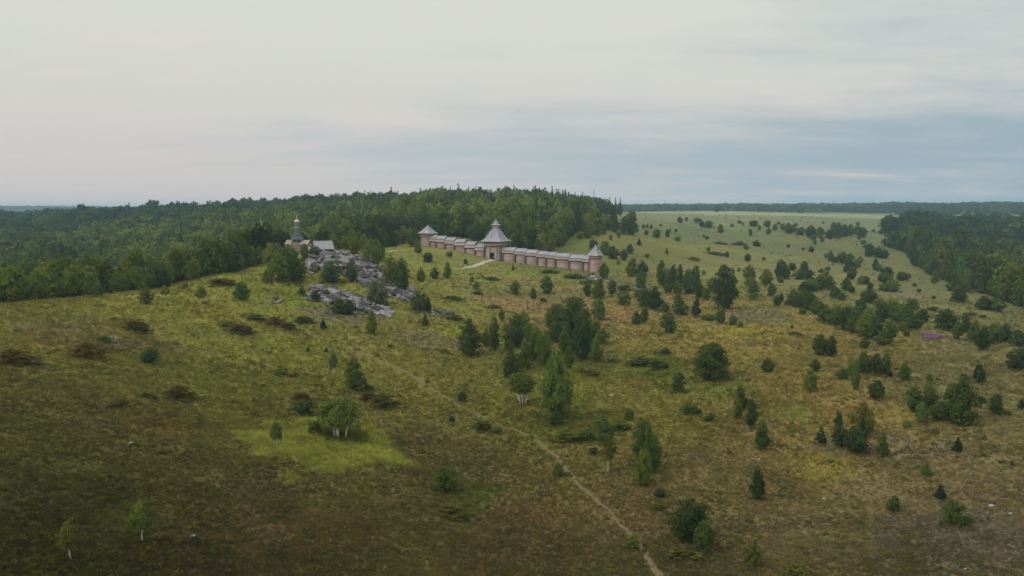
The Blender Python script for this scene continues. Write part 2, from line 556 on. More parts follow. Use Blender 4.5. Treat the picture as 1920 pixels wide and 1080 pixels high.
# ground
m_ground, g = material('meadow_ground')
at = g.n('ShaderNodeAttribute', attribute_name='veg', attribute_type='GEOMETRY')
pos = g.n('ShaderNodeNewGeometry').outputs['Position']
n1 = g.noise(g.mapping(pos, (0.045, 0.07, 0.05), (0, 0, R(25))), 1.0, 5, 0.6)
n2 = g.noise(g.mapping(pos, (0.16, 0.3, 0.2), (0, 0, R(28))), 1.0, 5, 0.65)
n0 = g.noise(g.mapping(pos, (0.010, 0.017, 0.01), (0, 0, R(-20))), 1.0, 6, 0.62)
n3 = g.noise(pos, 1.3, 4, 0.65)
n4 = g.noise(pos, 3.2, 3, 0.7)
c = at.outputs['Color']
c = g.mix(g.ramp(n0, 0.5, 0.66, 0.0, 0.75), c, g.mix(1.0, c, (0.70, 0.84, 0.66, 1), 'MULTIPLY'))
c = g.mix(g.ramp(n0, 0.48, 0.34, 0.0, 0.6), c, g.mix(1.0, c, (1.16, 1.03, 0.95, 1), 'MULTIPLY'))
c = g.mix(g.ramp(n1, 0.35, 0.68, 0.0, 0.45), c, g.mix(1.0, c, (0.78, 1.02, 0.62, 1), 'MULTIPLY'))
c = g.mix(g.ramp(n2, 0.5, 0.74, 0.0, 0.65), c, g.mix(1.0, c, (1.12, 0.98, 0.98, 1), 'MULTIPLY'))
c = g.mix(g.ramp(n2, 0.46, 0.26, 0.0, 0.75), c, g.mix(1.0, c, (0.62, 0.7, 0.58, 1), 'MULTIPLY'))
vv = g.math('ADD', g.math('MULTIPLY', n3, 1.3), g.math('MULTIPLY', n4, 0.7))
vv = g.ramp(vv, 0.5, 1.5, 0.68, 1.30)
vc = g.n('ShaderNodeCombineXYZ')
for k in range(3): g.l(vv, vc.inputs[k])
c = g.mix(1.0, c, vc.outputs[0], 'MULTIPLY')
finish(g, c, 0.95, g.math('ADD', n3, g.math('MULTIPLY', n4, 0.35)), 0.5, 0.8, spec=0.05)


def leaf_material(name, from_attr):
    m, g = material(name)
    if from_attr:
        a = g.n('ShaderNodeAttribute', attribute_name='tint', attribute_type='INSTANCER')
        base = a.outputs['Color']
    else:
        base = g.n('ShaderNodeObjectInfo').outputs['Color']
    geo = g.n('ShaderNodeNewGeometry')
    rnd = geo.outputs['Random Per Island']
    nz = g.noise(geo.outputs['Position'], 0.5, 2, 0.5)
    f = g.math('ADD', g.math('MULTIPLY', rnd, 0.55), g.math('MULTIPLY', nz, 0.7))
    f = g.ramp(f, 0.15, 1.1, 0.7, 1.35)
    cc = g.n('ShaderNodeCombineXYZ')
    for k in range(3): g.l(f, cc.inputs[k])
    c = g.mix(1.0, base, cc.outputs[0], 'MULTIPLY')
    yel = g.mix(1.0, c, (1.3, 1.12, 0.7, 1), 'MULTIPLY')
    c = g.mix(g.ramp(nz, 0.5, 0.75, 0.0, 0.7), c, yel)
    d = g.n('ShaderNodeBsdfDiffuse'); g.l(c, d.inputs['Color'])
    t = g.n('ShaderNodeBsdfTranslucent'); g.l(c, t.inputs['Color'])
    mx = g.n('ShaderNodeMixShader'); mx.inputs[0].default_value = 0.36
    g.l(d.outputs[0], mx.inputs[1]); g.l(t.outputs[0], mx.inputs[2])
    o = g.n('ShaderNodeOutputMaterial'); g.l(mx.outputs[0], o.inputs['Surface'])
    return m


m_leaf = leaf_material('tree_leaves', False)
m_leaf_i = leaf_material('wood_leaves', True)

m_birch, g = material('birch_bark')
p_ = g.n('ShaderNodeTexCoord').outputs['Object']
nb = g.noise(g.mapping(p_, (3, 3, 26)), 1.0, 3, 0.6)
finish(g, g.mix(g.ramp(nb, 0.56, 0.64), (0.62, 0.58, 0.52, 1), (0.06, 0.05, 0.045, 1)), 0.8, nb, 0.02)
m_bark, g = material('dark_bark')
p_ = g.n('ShaderNodeTexCoord').outputs['Object']
nb = g.noise(g.mapping(p_, (9, 9, 2.5)), 1.0, 4, 0.65)
finish(g, g.mix(nb, (0.05, 0.04, 0.03, 1), (0.16, 0.13, 0.1, 1)), 0.9, nb, 0.03)
m_dead, g = material('dead_wood')
p_ = g.n('ShaderNodeTexCoord').outputs['Object']
nb = g.noise(g.mapping(p_, (8, 8, 2)), 1.0, 4, 0.65)
finish(g, g.mix(nb, (0.25, 0.23, 0.2, 1), (0.5, 0.48, 0.44, 1)), 0.9, nb, 0.02)


def wood_material(name, ca, cb, course, axis='Z', dark=0.35):
    m, g = material(name)
    t = g.n('ShaderNodeTexCoord').outputs['Object']
    s = g.n('ShaderNodeSeparateXYZ'); g.l(t, s.inputs[0])
    zz = s.outputs[{'X': 0, 'Y': 1, 'Z': 2}[axis]]
    idx = g.math('FLOOR', g.math('DIVIDE', zz, course))
    wn = g.n('ShaderNodeTexWhiteNoise', noise_dimensions='1D'); g.l(idx, wn.inputs['W'])
    big_ = g.noise(t, 0.35, 4, 0.6)
    gr = g.noise(g.mapping(t, (1.2, 1.2, 6) if axis == 'Z' else (6, 6, 1.2)), 1.0, 4, 0.65)
    f = g.math('ADD', g.math('MULTIPLY', wn.outputs[0], 0.35), g.math('ADD', g.math('MULTIPLY', big_, 0.5), g.math('MULTIPLY', gr, 0.35)))
    c = g.mix(g.ramp(f, 0.3, 0.95), c4(ca), c4(cb))
    # weather stains running down
    st = g.noise(g.mapping(t, (1.4, 1.4, 0.16)), 1.0, 4, 0.6)
    c = g.mix(g.ramp(st, 0.56, 0.75, 0.0, dark), c, (0.09, 0.075, 0.07, 1))
    finish(g, c, 0.85, gr, 0.02, 0.5)
    return m


m_log = wood_material('weathered_logs', (0.345, 0.256, 0.243), (0.54, 0.412, 0.39), 0.36, 'Z', 0.2)
m_board = wood_material('gallery_boards', (0.42, 0.345, 0.32), (0.62, 0.52, 0.485), 0.24, 'Z', 0.2)
m_roofw = wood_material('grey_roof_boards', (0.24, 0.235, 0.27), (0.38, 0.375, 0.42), 0.3, 'X', 0.2)
m_darkw = wood_material('dark_beams', (0.05, 0.04, 0.038), (0.12, 0.095, 0.085), 0.3)
m_crossw = wood_material('end_logs', (0.15, 0.11, 0.10), (0.28, 0.21, 0.19), 0.36)
m_shingle = wood_material('dark_shingles', (0.075, 0.078, 0.10), (0.16, 0.165, 0.20), 0.28, 'Z', 0.3)
m_newwood = wood_material('pale_timber', (0.27, 0.24, 0.185), (0.41, 0.375, 0.30), 0.25, 'Z', 0.15)
m_cabin = wood_material('brown_planks', (0.10, 0.07, 0.065), (0.2, 0.14, 0.12), 0.25, 'Z', 0.3)

m_metal, g = material('galvanised_roof')
t = g.n('ShaderNodeTexCoord').outputs['Object']
nm = g.noise(g.mapping(t, (0.5, 2, 2)), 1.0, 4, 0.6)
finish(g, g.mix(nm, (0.24, 0.24, 0.275, 1), (0.38, 0.38, 0.42, 1)), 0.6, nm, 0.01, 0.3, metallic=0.15, spec=0.4)
m_gold, g = material('gilded_dome')
t = g.n('ShaderNodeTexCoord').outputs['Object']
nm = g.noise(t, 2.0, 3, 0.5)
finish(g, g.mix(nm, (0.44, 0.41, 0.31, 1), (0.55, 0.52, 0.42, 1)), 0.45, metallic=0.2, spec=0.5)
m_dark, g = material('gate_leaf_planks')
t = g.n('ShaderNodeTexCoord').outputs['Object']
nm = g.noise(g.mapping(t, (5, 5, 1)), 1.0, 3, 0.6)
finish(g, g.mix(nm, (0.02, 0.014, 0.014, 1), (0.075, 0.04, 0.04, 1)), 0.9)
m_path, g = material('trodden_earth')
pos = g.n('ShaderNodeNewGeometry').outputs['Position']
na = g.noise(pos, 0.5, 5, 0.7); nb = g.noise(pos, 3.5, 3, 0.7)
c = g.mix(na, (0.125, 0.097, 0.055, 1), (0.19, 0.143, 0.085, 1))
c = g.mix(g.ramp(nb, 0.52, 0.7, 0, 0.7), c, (0.12, 0.11, 0.045, 1))
finish(g, c, 0.95, nb, 0.08, 0.6, spec=0.05)
m_sand, g = material('pale_gravel')
na = g.noise(pos if False else g.n('ShaderNodeNewGeometry').outputs['Position'], 0.9, 5, 0.7)
finish(g, g.mix(na, (0.30, 0.27, 0.20, 1), (0.50, 0.46, 0.38, 1)), 0.95, na, 0.08, 0.6, spec=0.05)
m_rock, g = material('grey_schist')
geo = g.n('ShaderNodeNewGeometry')
t = g.n('ShaderNodeTexCoord').outputs['Object']
na = g.noise(geo.outputs['Position'], 0.35, 5, 0.65)
nb = g.noise(g.mapping(geo.outputs['Position'], (0.35, 0.5, 2.2), (R(12), R(18), 0)), 1.0, 6, 0.72)
nc = g.noise(geo.outputs['Position'], 0.16, 4, 0.6)
oi = g.n('ShaderNodeObjectInfo').outputs['Random']
c = g.mix(g.ramp(g.math('ADD', nb, g.math('MULTIPLY', g.math('SUBTRACT', oi, 0.5), 0.30)), 0.36, 0.85), (0.042, 0.04, 0.044, 1), (0.335, 0.32, 0.33, 1))
c = g.mix(g.ramp(na, 0.52, 0.74, 0, 0.55), c, (0.17, 0.135, 0.11, 1))
c = g.mix(g.ramp(nc, 0.55, 0.72, 0, 0.5), c, (0.44, 0.42, 0.42, 1))
c = g.mix(g.ramp(nb, 0.36, 0.26, 0, 0.8), c, (0.035, 0.033, 0.035, 1))
finish(g, c, 0.9, nb, 0.35, 0.9, spec=0.15)
m_stone, g = material('pale_stone')
t = g.n('ShaderNodeTexCoord').outputs['Object']
na = g.noise(t, 2.5, 5, 0.7)
finish(g, g.mix(na, (0.17, 0.165, 0.17, 1), (0.46, 0.45, 0.44, 1)), 0.9, na, 0.06, 0.7)
m_white, g = material('white_paint')
na = g.noise(g.n('ShaderNodeTexCoord').outputs['Object'], 1.5, 3, 0.6)
finish(g, g.mix(na, (0.62, 0.6, 0.56, 1), (0.8, 0.79, 0.76, 1)), 0.7)


def flat_mat(name, c, rough=0.85):
    m, g = material(name)
    na = g.noise(g.n('ShaderNodeTexCoord').outputs['Object'], 6.0, 3, 0.6)
    finish(g, g.mix(na, c4([k * 0.8 for k in c]), c4([k * 1.15 for k in c])), rough)
    return m


m_skin = flat_mat('skin', (0.42, 0.26, 0.19))
m_hair = flat_mat('hair', (0.05, 0.035, 0.025))
m_cwhite = flat_mat('white_cloth', (0.72, 0.71, 0.69))
m_cdark = flat_mat('dark_cloth', (0.035, 0.037, 0.05))
m_cgrey = flat_mat('grey_cloth', (0.2, 0.19, 0.18))
m_steel = flat_mat('steel_paint', (0.2, 0.19, 0.19), 0.6)

# ------------------------------------------------------------------ the ground sheet
nT, nL = GX.shape
verts = np.c_[GX.ravel(), GY.ravel(), GZ.ravel()]
ii, jj = np.meshgrid(np.arange(nT - 1), np.arange(nL - 1), indexing='ij')
a = (ii * nL + jj).ravel()
quads = np.c_[a, a + 1, a + nL + 1, a + nL]
# the foot of the fan under the drone
cen = len(verts)
verts = np.r_[verts, [[0, 0, float(GZ[:, 0].mean())]]]
me = mesh_np('ground', verts, quads[:, ::-1], [m_ground])
gc = np.ones((len(verts), 4), np.float32)
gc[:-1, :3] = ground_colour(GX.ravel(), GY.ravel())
gc[-1, :3] = gc[0, :3]
ca = me.color_attributes.new('veg', 'FLOAT_COLOR', 'POINT')
ca.data.foreach_set('color', gc.ravel())
me.polygons.foreach_set('use_smooth', np.ones(len(me.polygons), bool))
ground = tag(obj('ground', me), kind='structure')


# ------------------------------------------------------------------ paths: strips laid on the ground
PATHS = []


def path_strip(name, pix, widths, mat, lift=0.05, step=1.2):
    P = [np.array(hit(u, v)[:2]) for u, v in pix]
    seg = [0.0]
    for a_, b_ in zip(P[:-1], P[1:]): seg.append(seg[-1] + float(np.linalg.norm(b_ - a_)))
    n = max(4, int(seg[-1] / step))
    ss = np.linspace(0, seg[-1], n)
    px = np.interp(ss, seg, [p[0] for p in P]); py = np.interp(ss, seg, [p[1] for p in P])
    k = np.array([0.25, 0.5, 0.25])
    for _ in range(4):
        px[1:-1] = np.convolve(px, k, 'valid'); py[1:-1] = np.convolve(py, k, 'valid')
    ww = np.interp(ss, seg, widths)
    tx = np.gradient(px); ty = np.gradient(py); ln = np.hypot(tx, ty) + 1e-9
    nx, ny = -ty / ln, tx / ln
    px = px + nx * (fbm(px / 6, py / 6, 4, 3) - 0.5) * 1.2
    py = py + ny * (fbm(px / 6, py / 6, 4, 3) - 0.5) * 1.2
    vs = []
    cols = 5
    for c_ in range(cols):
        f = c_ / (cols - 1) - 0.5
        jit = 1 + (fbm(px / 1.7 + c_ * 9, py / 1.7, 5, 3) - 0.5) * 1.1
        x = px + nx * ww * f * jit; y = py + ny * ww * f * jit
        vs.append(np.c_[x, y, height(x, y) + lift * (1 - abs(f) * 1.2)])
    V = np.stack(vs, 1).reshape(-1, 3)
    fs = []
    for i in range(n - 1):
        for c_ in range(cols - 1):
            q = i * cols + c_
            fs.append((q, q + 1, q + cols + 1, q + cols))
    fs = np.array(fs)
    me = mesh_np(name, V, fs, [mat])
    if me.polygons[0].normal.z < 0:
        me.flip_normals()
    PATHS.append((px, py, ww))
    return tag(obj(name, me), kind='structure')


path_strip('footpath', [(655, 655), (700, 672), (745, 692), (790, 718), (830, 742), (860, 760), (910, 785), (960, 805), (1000, 822), (1035, 848), (1060, 880), (1090, 912), (1125, 945), (1150, 970), (1190, 1010), (1215, 1045), (1250, 1095)],
           [0.75, 1.0, 1.05, 0.95, 0.7, 0.4, 0.3, 0.35, 0.5, 0.55, 0.65, 0.65, 0.4, 0.28, 0.6, 0.9, 1.0], m_path, 0.15)
path_strip('gate_path', [(926, 487.5), (915, 490), (902, 494), (890, 498.5), (876, 502), (864, 503.5), (850, 505)], [3.6, 3.4, 3.0, 2.6, 1.8, 1.0, 0.5], m_sand, 0.08)
path_strip('hill_track', [(634, 474), (650, 471), (668, 470), (700, 470.5), (735, 471), (775, 471)], [2.6, 3.0, 2.2, 1.2, 1.0, 0.6], m_sand, 0.07)


# ------------------------------------------------------------------ the timber fort
def wp(u, v):
    x, y, z, m = hit(u, v)
    return Vector((x, y, z))


def empty(name, loc, rz=0.0):
    o = bpy.data.objects.new(name, None)
    col.objects.link(o)
    o.location = loc
    o.rotation_euler = (0, 0, rz)
    o.empty_display_size = 0.5
    return o


P_L, P_G, P_R = wp(800, 461.5), wp(925, 486.0), wp(1109, 509.5)


def log_run(mb, p0, p1, z0, z1, r=0.18, mi=0):
    """courses of round logs from p0 to p1 (xy), stacked between z0 and z1"""
    n = max(1, int(round((z1 - z0) / (2 * r * 0.95))))
    st = (z1 - z0) / n
    for k in range(n):
        z = z0 + (k + 0.5) * st
        mb.tube([(p0[0], p0[1], z), (p1[0], p1[1], z)], st * 0.53, 6, mi)


def roof_slope(mb, x0, x1, ya, za, yb, zb, th=0.09, wdt=0.34):
    """boards running from the eave (ya, za) to the ridge (yb, zb), side by side from x0 to x1"""
    n = max(1, int(round((x1 - x0) / wdt)))
    st = (x1 - x0) / n
    L = math.hypot(yb - ya, zb - za)
    ny, nz = -(zb - za) / L, (yb - ya) / L
    if nz < 0: ny, nz = -ny, -nz
    for k in range(n):
        a_, b_ = x0 + k * st + 0.008, x0 + (k + 1) * st - 0.008
        o_ = 0.035 * (k % 2) + random.uniform(0, 0.012)
        e = random.uniform(-0.05, 0.05)
        y0_, z0_ = ya + (ya - yb) / L * e, za + (za - zb) / L * e
        P = []
        for oo in (o_, o_ + th):
            P += [(a_, y0_ + ny * oo, z0_ + nz * oo), (b_, y0_ + ny * oo, z0_ + nz * oo), (b_, yb + ny * oo, zb + nz * oo), (a_, yb + ny * oo, zb + nz * oo)]
        mb.add(P, [(3, 2, 1, 0), (4, 5, 6, 7), (0, 1, 5, 4), (1, 2, 6, 5), (2, 3, 7, 6), (3, 0, 4, 7)])


def fort_wall(Pa, Pb, us, lower, band, label, roofh=1.65):
    d = (Pb - Pa); d.z = 0
    L = d.length; d.normalize()
    rz = math.atan2(d.y, d.x)
    inw = Vector((-d.y, d.x, 0))               # points away from the camera
    root = empty('fort_wall', Pa, rz)
    tag(root, label, 'wall')
    S = []
    for u in us:
        t = math.tan(A(u))
        # Pa + s d on the bearing of u:  x = t y
        s = (t * Pa.y - Pa.x) / (d.x - t * d.y)
        S.append(s)
    for a_, b_ in zip(S[:-1], S[1:]):
        mid = Pa + d * (a_ + b_) / 2
        zs = [float(height((Pa + d * q + inw * k).x, (Pa + d * q + inw * k).y)) for q in np.linspace(a_, b_, 5) for k in (0, 3.2)]
        zm = float(height(mid.x, mid.y)) - Pa.z
        zlo = min(zs) - Pa.z - 0.4
        zt = zm + lower
        m = MB()
        log_run(m, (a_ + 0.05, 0.3), (b_ - 0.05, 0.3), zlo, zt)
        log_run(m, (a_ + 0.05, 3.3), (b_ - 0.05, 3.3), zlo, zt)
        sec = m.build('wall_section', m_log, root, smooth=True)
        m = MB()
        for x in (a_ + 0.12, b_ - 0.12):        # the cross walls whose log ends stand proud of the face
            log_run(m, (x, -0.62), (x, 3.7), zlo, zt + band + 0.25, 0.18)
        m.build('cross_wall', m_crossw, sec)
        m = MB()
        zb = zt + 0.55
        m.box(((a_ + b_) / 2, -0.55, zb + band / 2), (b_ - a_ - 0.1, 0.12, band))
        n = max(2, int((b_ - a_) / 0.3))
        for k in range(n):                       # upright boards with gaps left as loopholes
            m.box((a_ + 0.1 + (b_ - a_ - 0.2) * (k + 0.5) / n, -0.64, zb + band / 2), ((b_ - a_ - 0.2) / n * 0.86, 0.05, band + random.uniform(-0.06, 0.06)))
        m.build('gallery_boards', m_board, sec)
        m = MB()
        for k in range(max(2, int((b_ - a_) / 1.6)) + 1):
            x = a_ + 0.25 + (b_ - a_ - 0.5) * k / max(2, int((b_ - a_) / 1.6))
            m.box((x, 0.1, zt + 0.3), (0.22, 1.3, 0.24))
            m.box((x, 3.2, zt + 0.16 + (band + 0.3) / 2), (0.2, 0.2, band + 0.5))
        m.box(((a_ + b_) / 2, 1.75, zt + 0.02), (b_ - a_ - 0.4, 2.7, 0.12))
        m.box(((a_ + b_) / 2, 0.5, zt + 0.33), (b_ - a_ - 0.4, 0.16, 0.5))  # dark strip added behind the slot, painting the shade under the jetty
        m.build('beam_and_slot_shade', m_darkw, sec)
        m = MB()
        ze = zb + band
        roof_slope(m, a_ - 0.1, b_ + 0.28, -1.15, ze - 0.2, 1.75, ze + roofh)
        roof_slope(m, a_ - 0.1, b_ + 0.28, 4.2, ze - 0.12, 1.75, ze + roofh)
        m.box(((a_ + b_) / 2 + 0.09, 1.75, ze + roofh + 0.14), (b_ - a_ + 0.38, 0.3, 0.12))
        rf = m.build('roof', m_roofw, sec)
        for x in (a_ + 0.12, b_ - 0.02):
            m = MB()
            m.add([(x, -0.2, ze), (x, 3.6, ze), (x, 1.75, ze + roofh - 0.15), (x + 0.1, -0.2, ze), (x + 0.1, 3.6, ze), (x + 0.1, 1.75, ze + roofh - 0.15)],
                  [(0, 1, 2), (5, 4, 3), (0, 3, 4, 1), (1, 4, 5, 2), (2, 5, 3, 0)])
            m.build('gable', m_darkw, sec)
    return root, rz, S


wallL, rzL, SL = fort_wall(P_L, P_G, [804, 817, 834.5, 852, 871.6, 890.5, 908], 3.1, 2.1,
                           'pinkish log rampart with stepped grey roofs between far tower and gate tower')
wallR, rzR, SR = fort_wall(P_G, P_R, [942, 965.5, 984.8, 1006.7, 1023.9, 1041.6, 1067, 1093, 1105.5], 4.7, 1.6,
                           'long stepped log rampart running down from gate tower to lower corner tower')


def log_box(m, hw, z0, z1, proud=0.35, gap=None):
    """four log walls crossing at the corners; gap = (half width, top) of a gate through front and back"""
    for s in (-1, 1):
        if gap:
            log_run(m, (-hw - proud, s * hw), (-gap[0], s * hw), z0, gap[1])
            log_run(m, (gap[0], s * hw), (hw + proud, s * hw), z0, gap[1])
            log_run(m, (-hw - proud, s * hw), (hw + proud, s * hw), gap[1], z1)
        else:
            log_run(m, (-hw - proud, s * hw), (hw + proud, s * hw), z0, z1)
        log_run(m, (s * hw, -hw - proud), (s * hw, hw + proud), z0 + 0.17, z1 + 0.01)


def pyramid_boards(m, prof, n, th=0.1):
    """four sides of a flared hip roof, each side laid with n boards; prof = [(half width, z), ...] upwards"""
    for sde in range(4):
        mt = Matrix.Rotation(sde * math.pi / 2, 3, 'Z')
        for k in range(n):
            f0, f1 = -1 + 2 * k / n, -1 + 2 * (k + 1) / n
            o_ = 0.05 * (k % 2)
            P = []
            for (h, z) in prof:
                P += [mt @ Vector((f0 * h, -h - o_, z)), mt @ Vector((f1 * h, -h - o_, z))]
            for (h, z) in prof:
                P += [mt @ Vector((f0 * h, -max(h - th, 0.01) + 0.02, z - th)), mt @ Vector((f1 * h, -max(h - th, 0.01) + 0.02, z - th))]
            b = 2 * len(prof)
            fs = []
            for i in range(len(prof) - 1):
                q = 2 * i
                fs += [(q, q + 1, q + 3, q + 2), (b + q + 1, b + q, b + q + 2, b + q + 3), (q, q + 2, b + q + 2, b + q), (q + 1, b + q + 1, b + q + 3, q + 3)]
            fs.append((1, 0, b, b + 1))
            m.add(P, fs)


def corner_tower(P, rz, hw, body, upper, jet, eave, rh, label):
    root = empty('corner_tower', (P.x, P.y, P.z), rz)
    tag(root, label, 'tower')
    m = MB(); log_box(m, hw, -1.6, body)
    bd = m.build('log_body', m_log, root, smooth=True)
    m = MB()
    for s in (-1, 1):
        for k in range(5):
            m.box((-hw + 2 * hw * k / 4, s * (hw + jet / 2), body + 0.12), (0.24, jet + 0.5, 0.22))
            m.box((s * (hw + jet / 2), -hw + 2 * hw * k / 4, body + 0.36), (jet + 0.5, 0.24, 0.22))
    tag(m.build('bracket', m_darkw, bd), kind='stuff')
    m = MB(); log_box(m, hw + jet, body + 0.5, body + upper, 0.2)
    gl = m.build('gallery', m_log, root, smooth=True)
    m = MB()
    for s in (-1, 1):
        for k in (-1, 0, 1):
            m.box((k * hw * 0.62, s * (hw + jet + 0.17), body + 0.45 + upper * 0.5), (0.5, 0.1, 0.32))
            m.box((s * (hw + jet + 0.17), k * hw * 0.62, body + 0.45 + upper * 0.5), (0.1, 0.5, 0.32))
    tag(m.build('loophole', m_dark, gl), kind='stuff')
    m = MB()
    z = body + upper
    pyramid_boards(m, [(eave, z - 0.25), (eave * 0.55, z + rh * 0.34), (0.12, z + rh)], 12)
    rf = m.build('roof', m_roofw, root)
    m = MB(); m.lathe([(0.14, z + rh - 0.25), (0.16, z + rh), (0.05, z + rh + 0.35)], 6)
    m.build('finial', m_darkw, rf)
    m = MB(); m.box((0, 0, z + 0.02), (2 * (hw + jet) + 0.5, 2 * (hw + jet) + 0.5, 0.12))
    m.build('deck', m_darkw, root)
    return root


inL = Vector((-math.sin(rzL), math.cos(rzL), 0)); inR = Vector((-math.sin(rzR), math.cos(rzR), 0))
pl = P_L + inL * 2.2 - Vector((math.cos(rzL), math.sin(rzL), 0)) * 0.6
corner_tower(pl, rzL, 2.9, 5.6, 2.7, 0.45, 4.75, 5.0, 'far log corner tower with grey tent roof at upper end of the rampart')
pr = P_R + inR * 1.9 + Vector((math.cos(rzR), math.sin(rzR), 0)) * 1.5
corner_tower(pr, rzR - 0.12, 2.15, 7.0, 2.3, 0.3, 3.5, 5.8, 'nearest log corner tower with pointed grey roof at the rampart\'s lower end')

# gate tower
rzG = 0.5 * (rzL + rzR) + 0.06
inG = Vector((-math.sin(rzG), math.cos(rzG), 0))
pg = P_G + inG * 3.4
gt = empty('gate_tower', (pg.x, pg.y, P_G.z), rzG)
tag(gt, 'tall log gate tower with flared grey roof and small lookout on top', 'tower')
HW = 4.35
m = MB(); log_box(m, HW, -1.8, 7.4, 0.4, (1.75, 3.7))
bd = m.build('log_body', m_log, gt, smooth=True)
for s in (-1, 1):                                      # buttress posts either side of the gate
    m = MB()
    log_run(m, (s * 2.35 - 0.55, -HW - 0.45), (s * 2.35 + 0.55, -HW - 0.45), -1.2, 7.2, 0.18)
    for q in (-0.55, 0.55):
        log_run(m, (s * 2.35 + q, -HW - 0.75), (s * 2.35 + q, -HW - 0.1), -1.2, 7.2, 0.18)
    m.build('buttress', m_board, bd, smooth=True)
for s in (-1, 1):
    m = MB()
    for k in range(5):
        m.box((0.2 + 0.32 * k, 0, 1.85), (0.3, 0.1 + 0.02 * (k % 2), 3.5))
    m.box((0.84, -0.08, 0.8), (1.6, 0.06, 0.2)); m.box((0.84, -0.08, 2.9), (1.6, 0.06, 0.2))
    lf = m.build('gate_leaf', m_dark, gt, loc=(s * 1.7, -HW + 0.5, 0.05), rz=(R(80) if s < 0 else R(100)))
m = MB()
m.box((0, -HW - 0.18, 3.85), (4.0, 0.5, 0.34)); m.box((-1.72, -HW + 0.1, 1.85), (0.2, 0.6, 3.7)); m.box((1.72, -HW + 0.1, 1.85), (0.2, 0.6, 3.7))
m.build('gate_frame', m_darkw, gt)
m = MB(); m.box((0, 0, 4.05), (2 * HW - 0.3, 2 * HW - 0.3, 0.16)); m.build('passage_ceiling', m_darkw, gt)
m = MB()
for s in (-1, 1):
    for k in range(7):
        m.box((-HW + 2 * HW * k / 6, s * (HW + 0.35), 7.55), (0.3, 1.3, 0.3))
        m.box((s * (HW + 0.35), -HW + 2 * HW * k / 6, 7.86), (1.3, 0.3, 0.28))
tag(m.build('bracket', m_darkw, bd), kind='stuff')
m = MB(); log_box(m, HW + 0.75, 8.0, 11.0, 0.3)
gl = m.build('gallery', m_log, gt, smooth=True)
m = MB()
for s in (-1, 1):
    for k in range(-2, 3):
        m.box((k * 1.7, s * (HW + 0.93), 9.9), (0.55, 0.12, 0.34)); m.box((s * (HW + 0.93), k * 1.7, 9.9), (0.12, 0.55, 0.34))
tag(m.build('loophole', m_dark, gl), kind='stuff')
m = MB(); pyramid_boards(m, [(7.1, 10.7), (4.9, 12.4), (1.6, 18.3)], 22)
rf = m.build('roof', m_roofw, gt)
m = MB(); m.box((0, 0, 10.85), (2 * HW + 2.0, 2 * HW + 2.0, 0.14)); m.build('deck', m_darkw, gt)
m = MB(); log_box(m, 1.4, 17.9, 19.3, 0.1); 
for a_ in (-1, 1):
    for b_ in (-1, 1):
        m.box((a_ * 1.4, b_ * 1.4, 19.9), (0.26, 0.26, 1.4))
m.box((0, 0, 19.75), (2.4, 2.4, 1.0))
lk = m.build('lookout', m_log, gt, smooth=False)
m = MB(); pyramid_boards(m, [(2.3, 20.3), (1.35, 21.2), (0.1, 23.9)], 8)
m.lathe([(0.12, 23.7), (0.14, 24.0), (0.04, 24.5)], 6)
m.build('lookout_roof', m_roofw, lk)

# ------------------------------------------------------------------ the church on the hill, the cabin and the white post
pc = Vector(at_range(557.5, 352)[:3])
mpp = 352 / F_PX
zt_ = lambda v: ZC + 352 * ray_dir(557, v)[2] / math.hypot(*ray_dir(557, v)[:2]) - pc.z
ch = empty('wooden_church', pc, R(-14))
tag(ch, 'small wooden church with dark tent roof and pale gilded onion dome', 'church')
zE, zN, zD = zt_(448.2), zt_(427.5), zt_(418.3)
m = MB(); log_box(m, 2.5, -1.5, zE - 2.4, 0.3)
body = m.build('log_body', m_log, ch, smooth=True)
m = MB()
for k in range(8):
    a0 = 2 * math.pi * (k + 0.5) / 8
    m.tube([(2.15 * math.cos(a0), 2.15 * math.sin(a0), zE - 2.5), (2.15 * math.cos(a0), 2.15 * math.sin(a0), zE + 0.1)], 0.13, 6)
m.lathe([(2.35, zE - 2.6), (2.45, zE - 2.5), (2.45, zE - 1.55), (2.3, zE - 1.5)], 8, phase=math.pi / 8)
m.build('belfry', m_newwood, ch)
m = MB(); m.lathe([(3.05, zE - 0.22), (3.0, zE), (2.1, zE + 0.9), (1.35, zE + 2.8), (0.98, zN)], 8, phase=math.pi / 8)
tent = m.build('tent_roof', m_shingle, ch)
m = MB(); m.lathe([(1.0, zN - 0.1), (1.02, zN + 0.2), (0.95, zN + 0.3), (0.95, zD - 0.1), (1.15, zD)], 8, phase=math.pi / 8)
drum = m.build('drum', m_newwood, ch)
m = MB()
for k in range(8):
    a0 = 2 * math.pi * k / 8
    m.box((0.9 * math.cos(a0), 0.9 * math.sin(a0), (zN + zD) / 2 + 0.1), (0.08, 0.26, (zD - zN) * 0.5), a0)
m.build('window', m_dark, drum)
zT = zt_(411.3)
hd = zT - zD
m = MB(); m.lathe([(0.95, zD - 0.05), (1.22, zD + hd * 0.22), (1.3, zD + hd * 0.42), (1.12, zD + hd * 0.66), (0.6, zD + hd * 0.86), (0.2, zD + hd), (0.06, zD + hd * 1.25)], 14)
dome = m.build('onion_dome', m_gold, ch, smooth=True)
zX = zt_(401.5)
m = MB()
m.box((0, 0, (zT + zX) / 2 + 0.1), (0.13, 0.13, zX - zT + 0.2)); m.box((0, 0, zX - 0.75), (1.0, 0.11, 0.12)); m.box((0, 0, zX - 0.35), (0.5, 0.11, 0.11)); m.box((0, 0, zX - 1.5), (0.7, 0.11, 0.11), 0, 0, ('Y', R(20)))
m.build('cross', m_gold, dome)
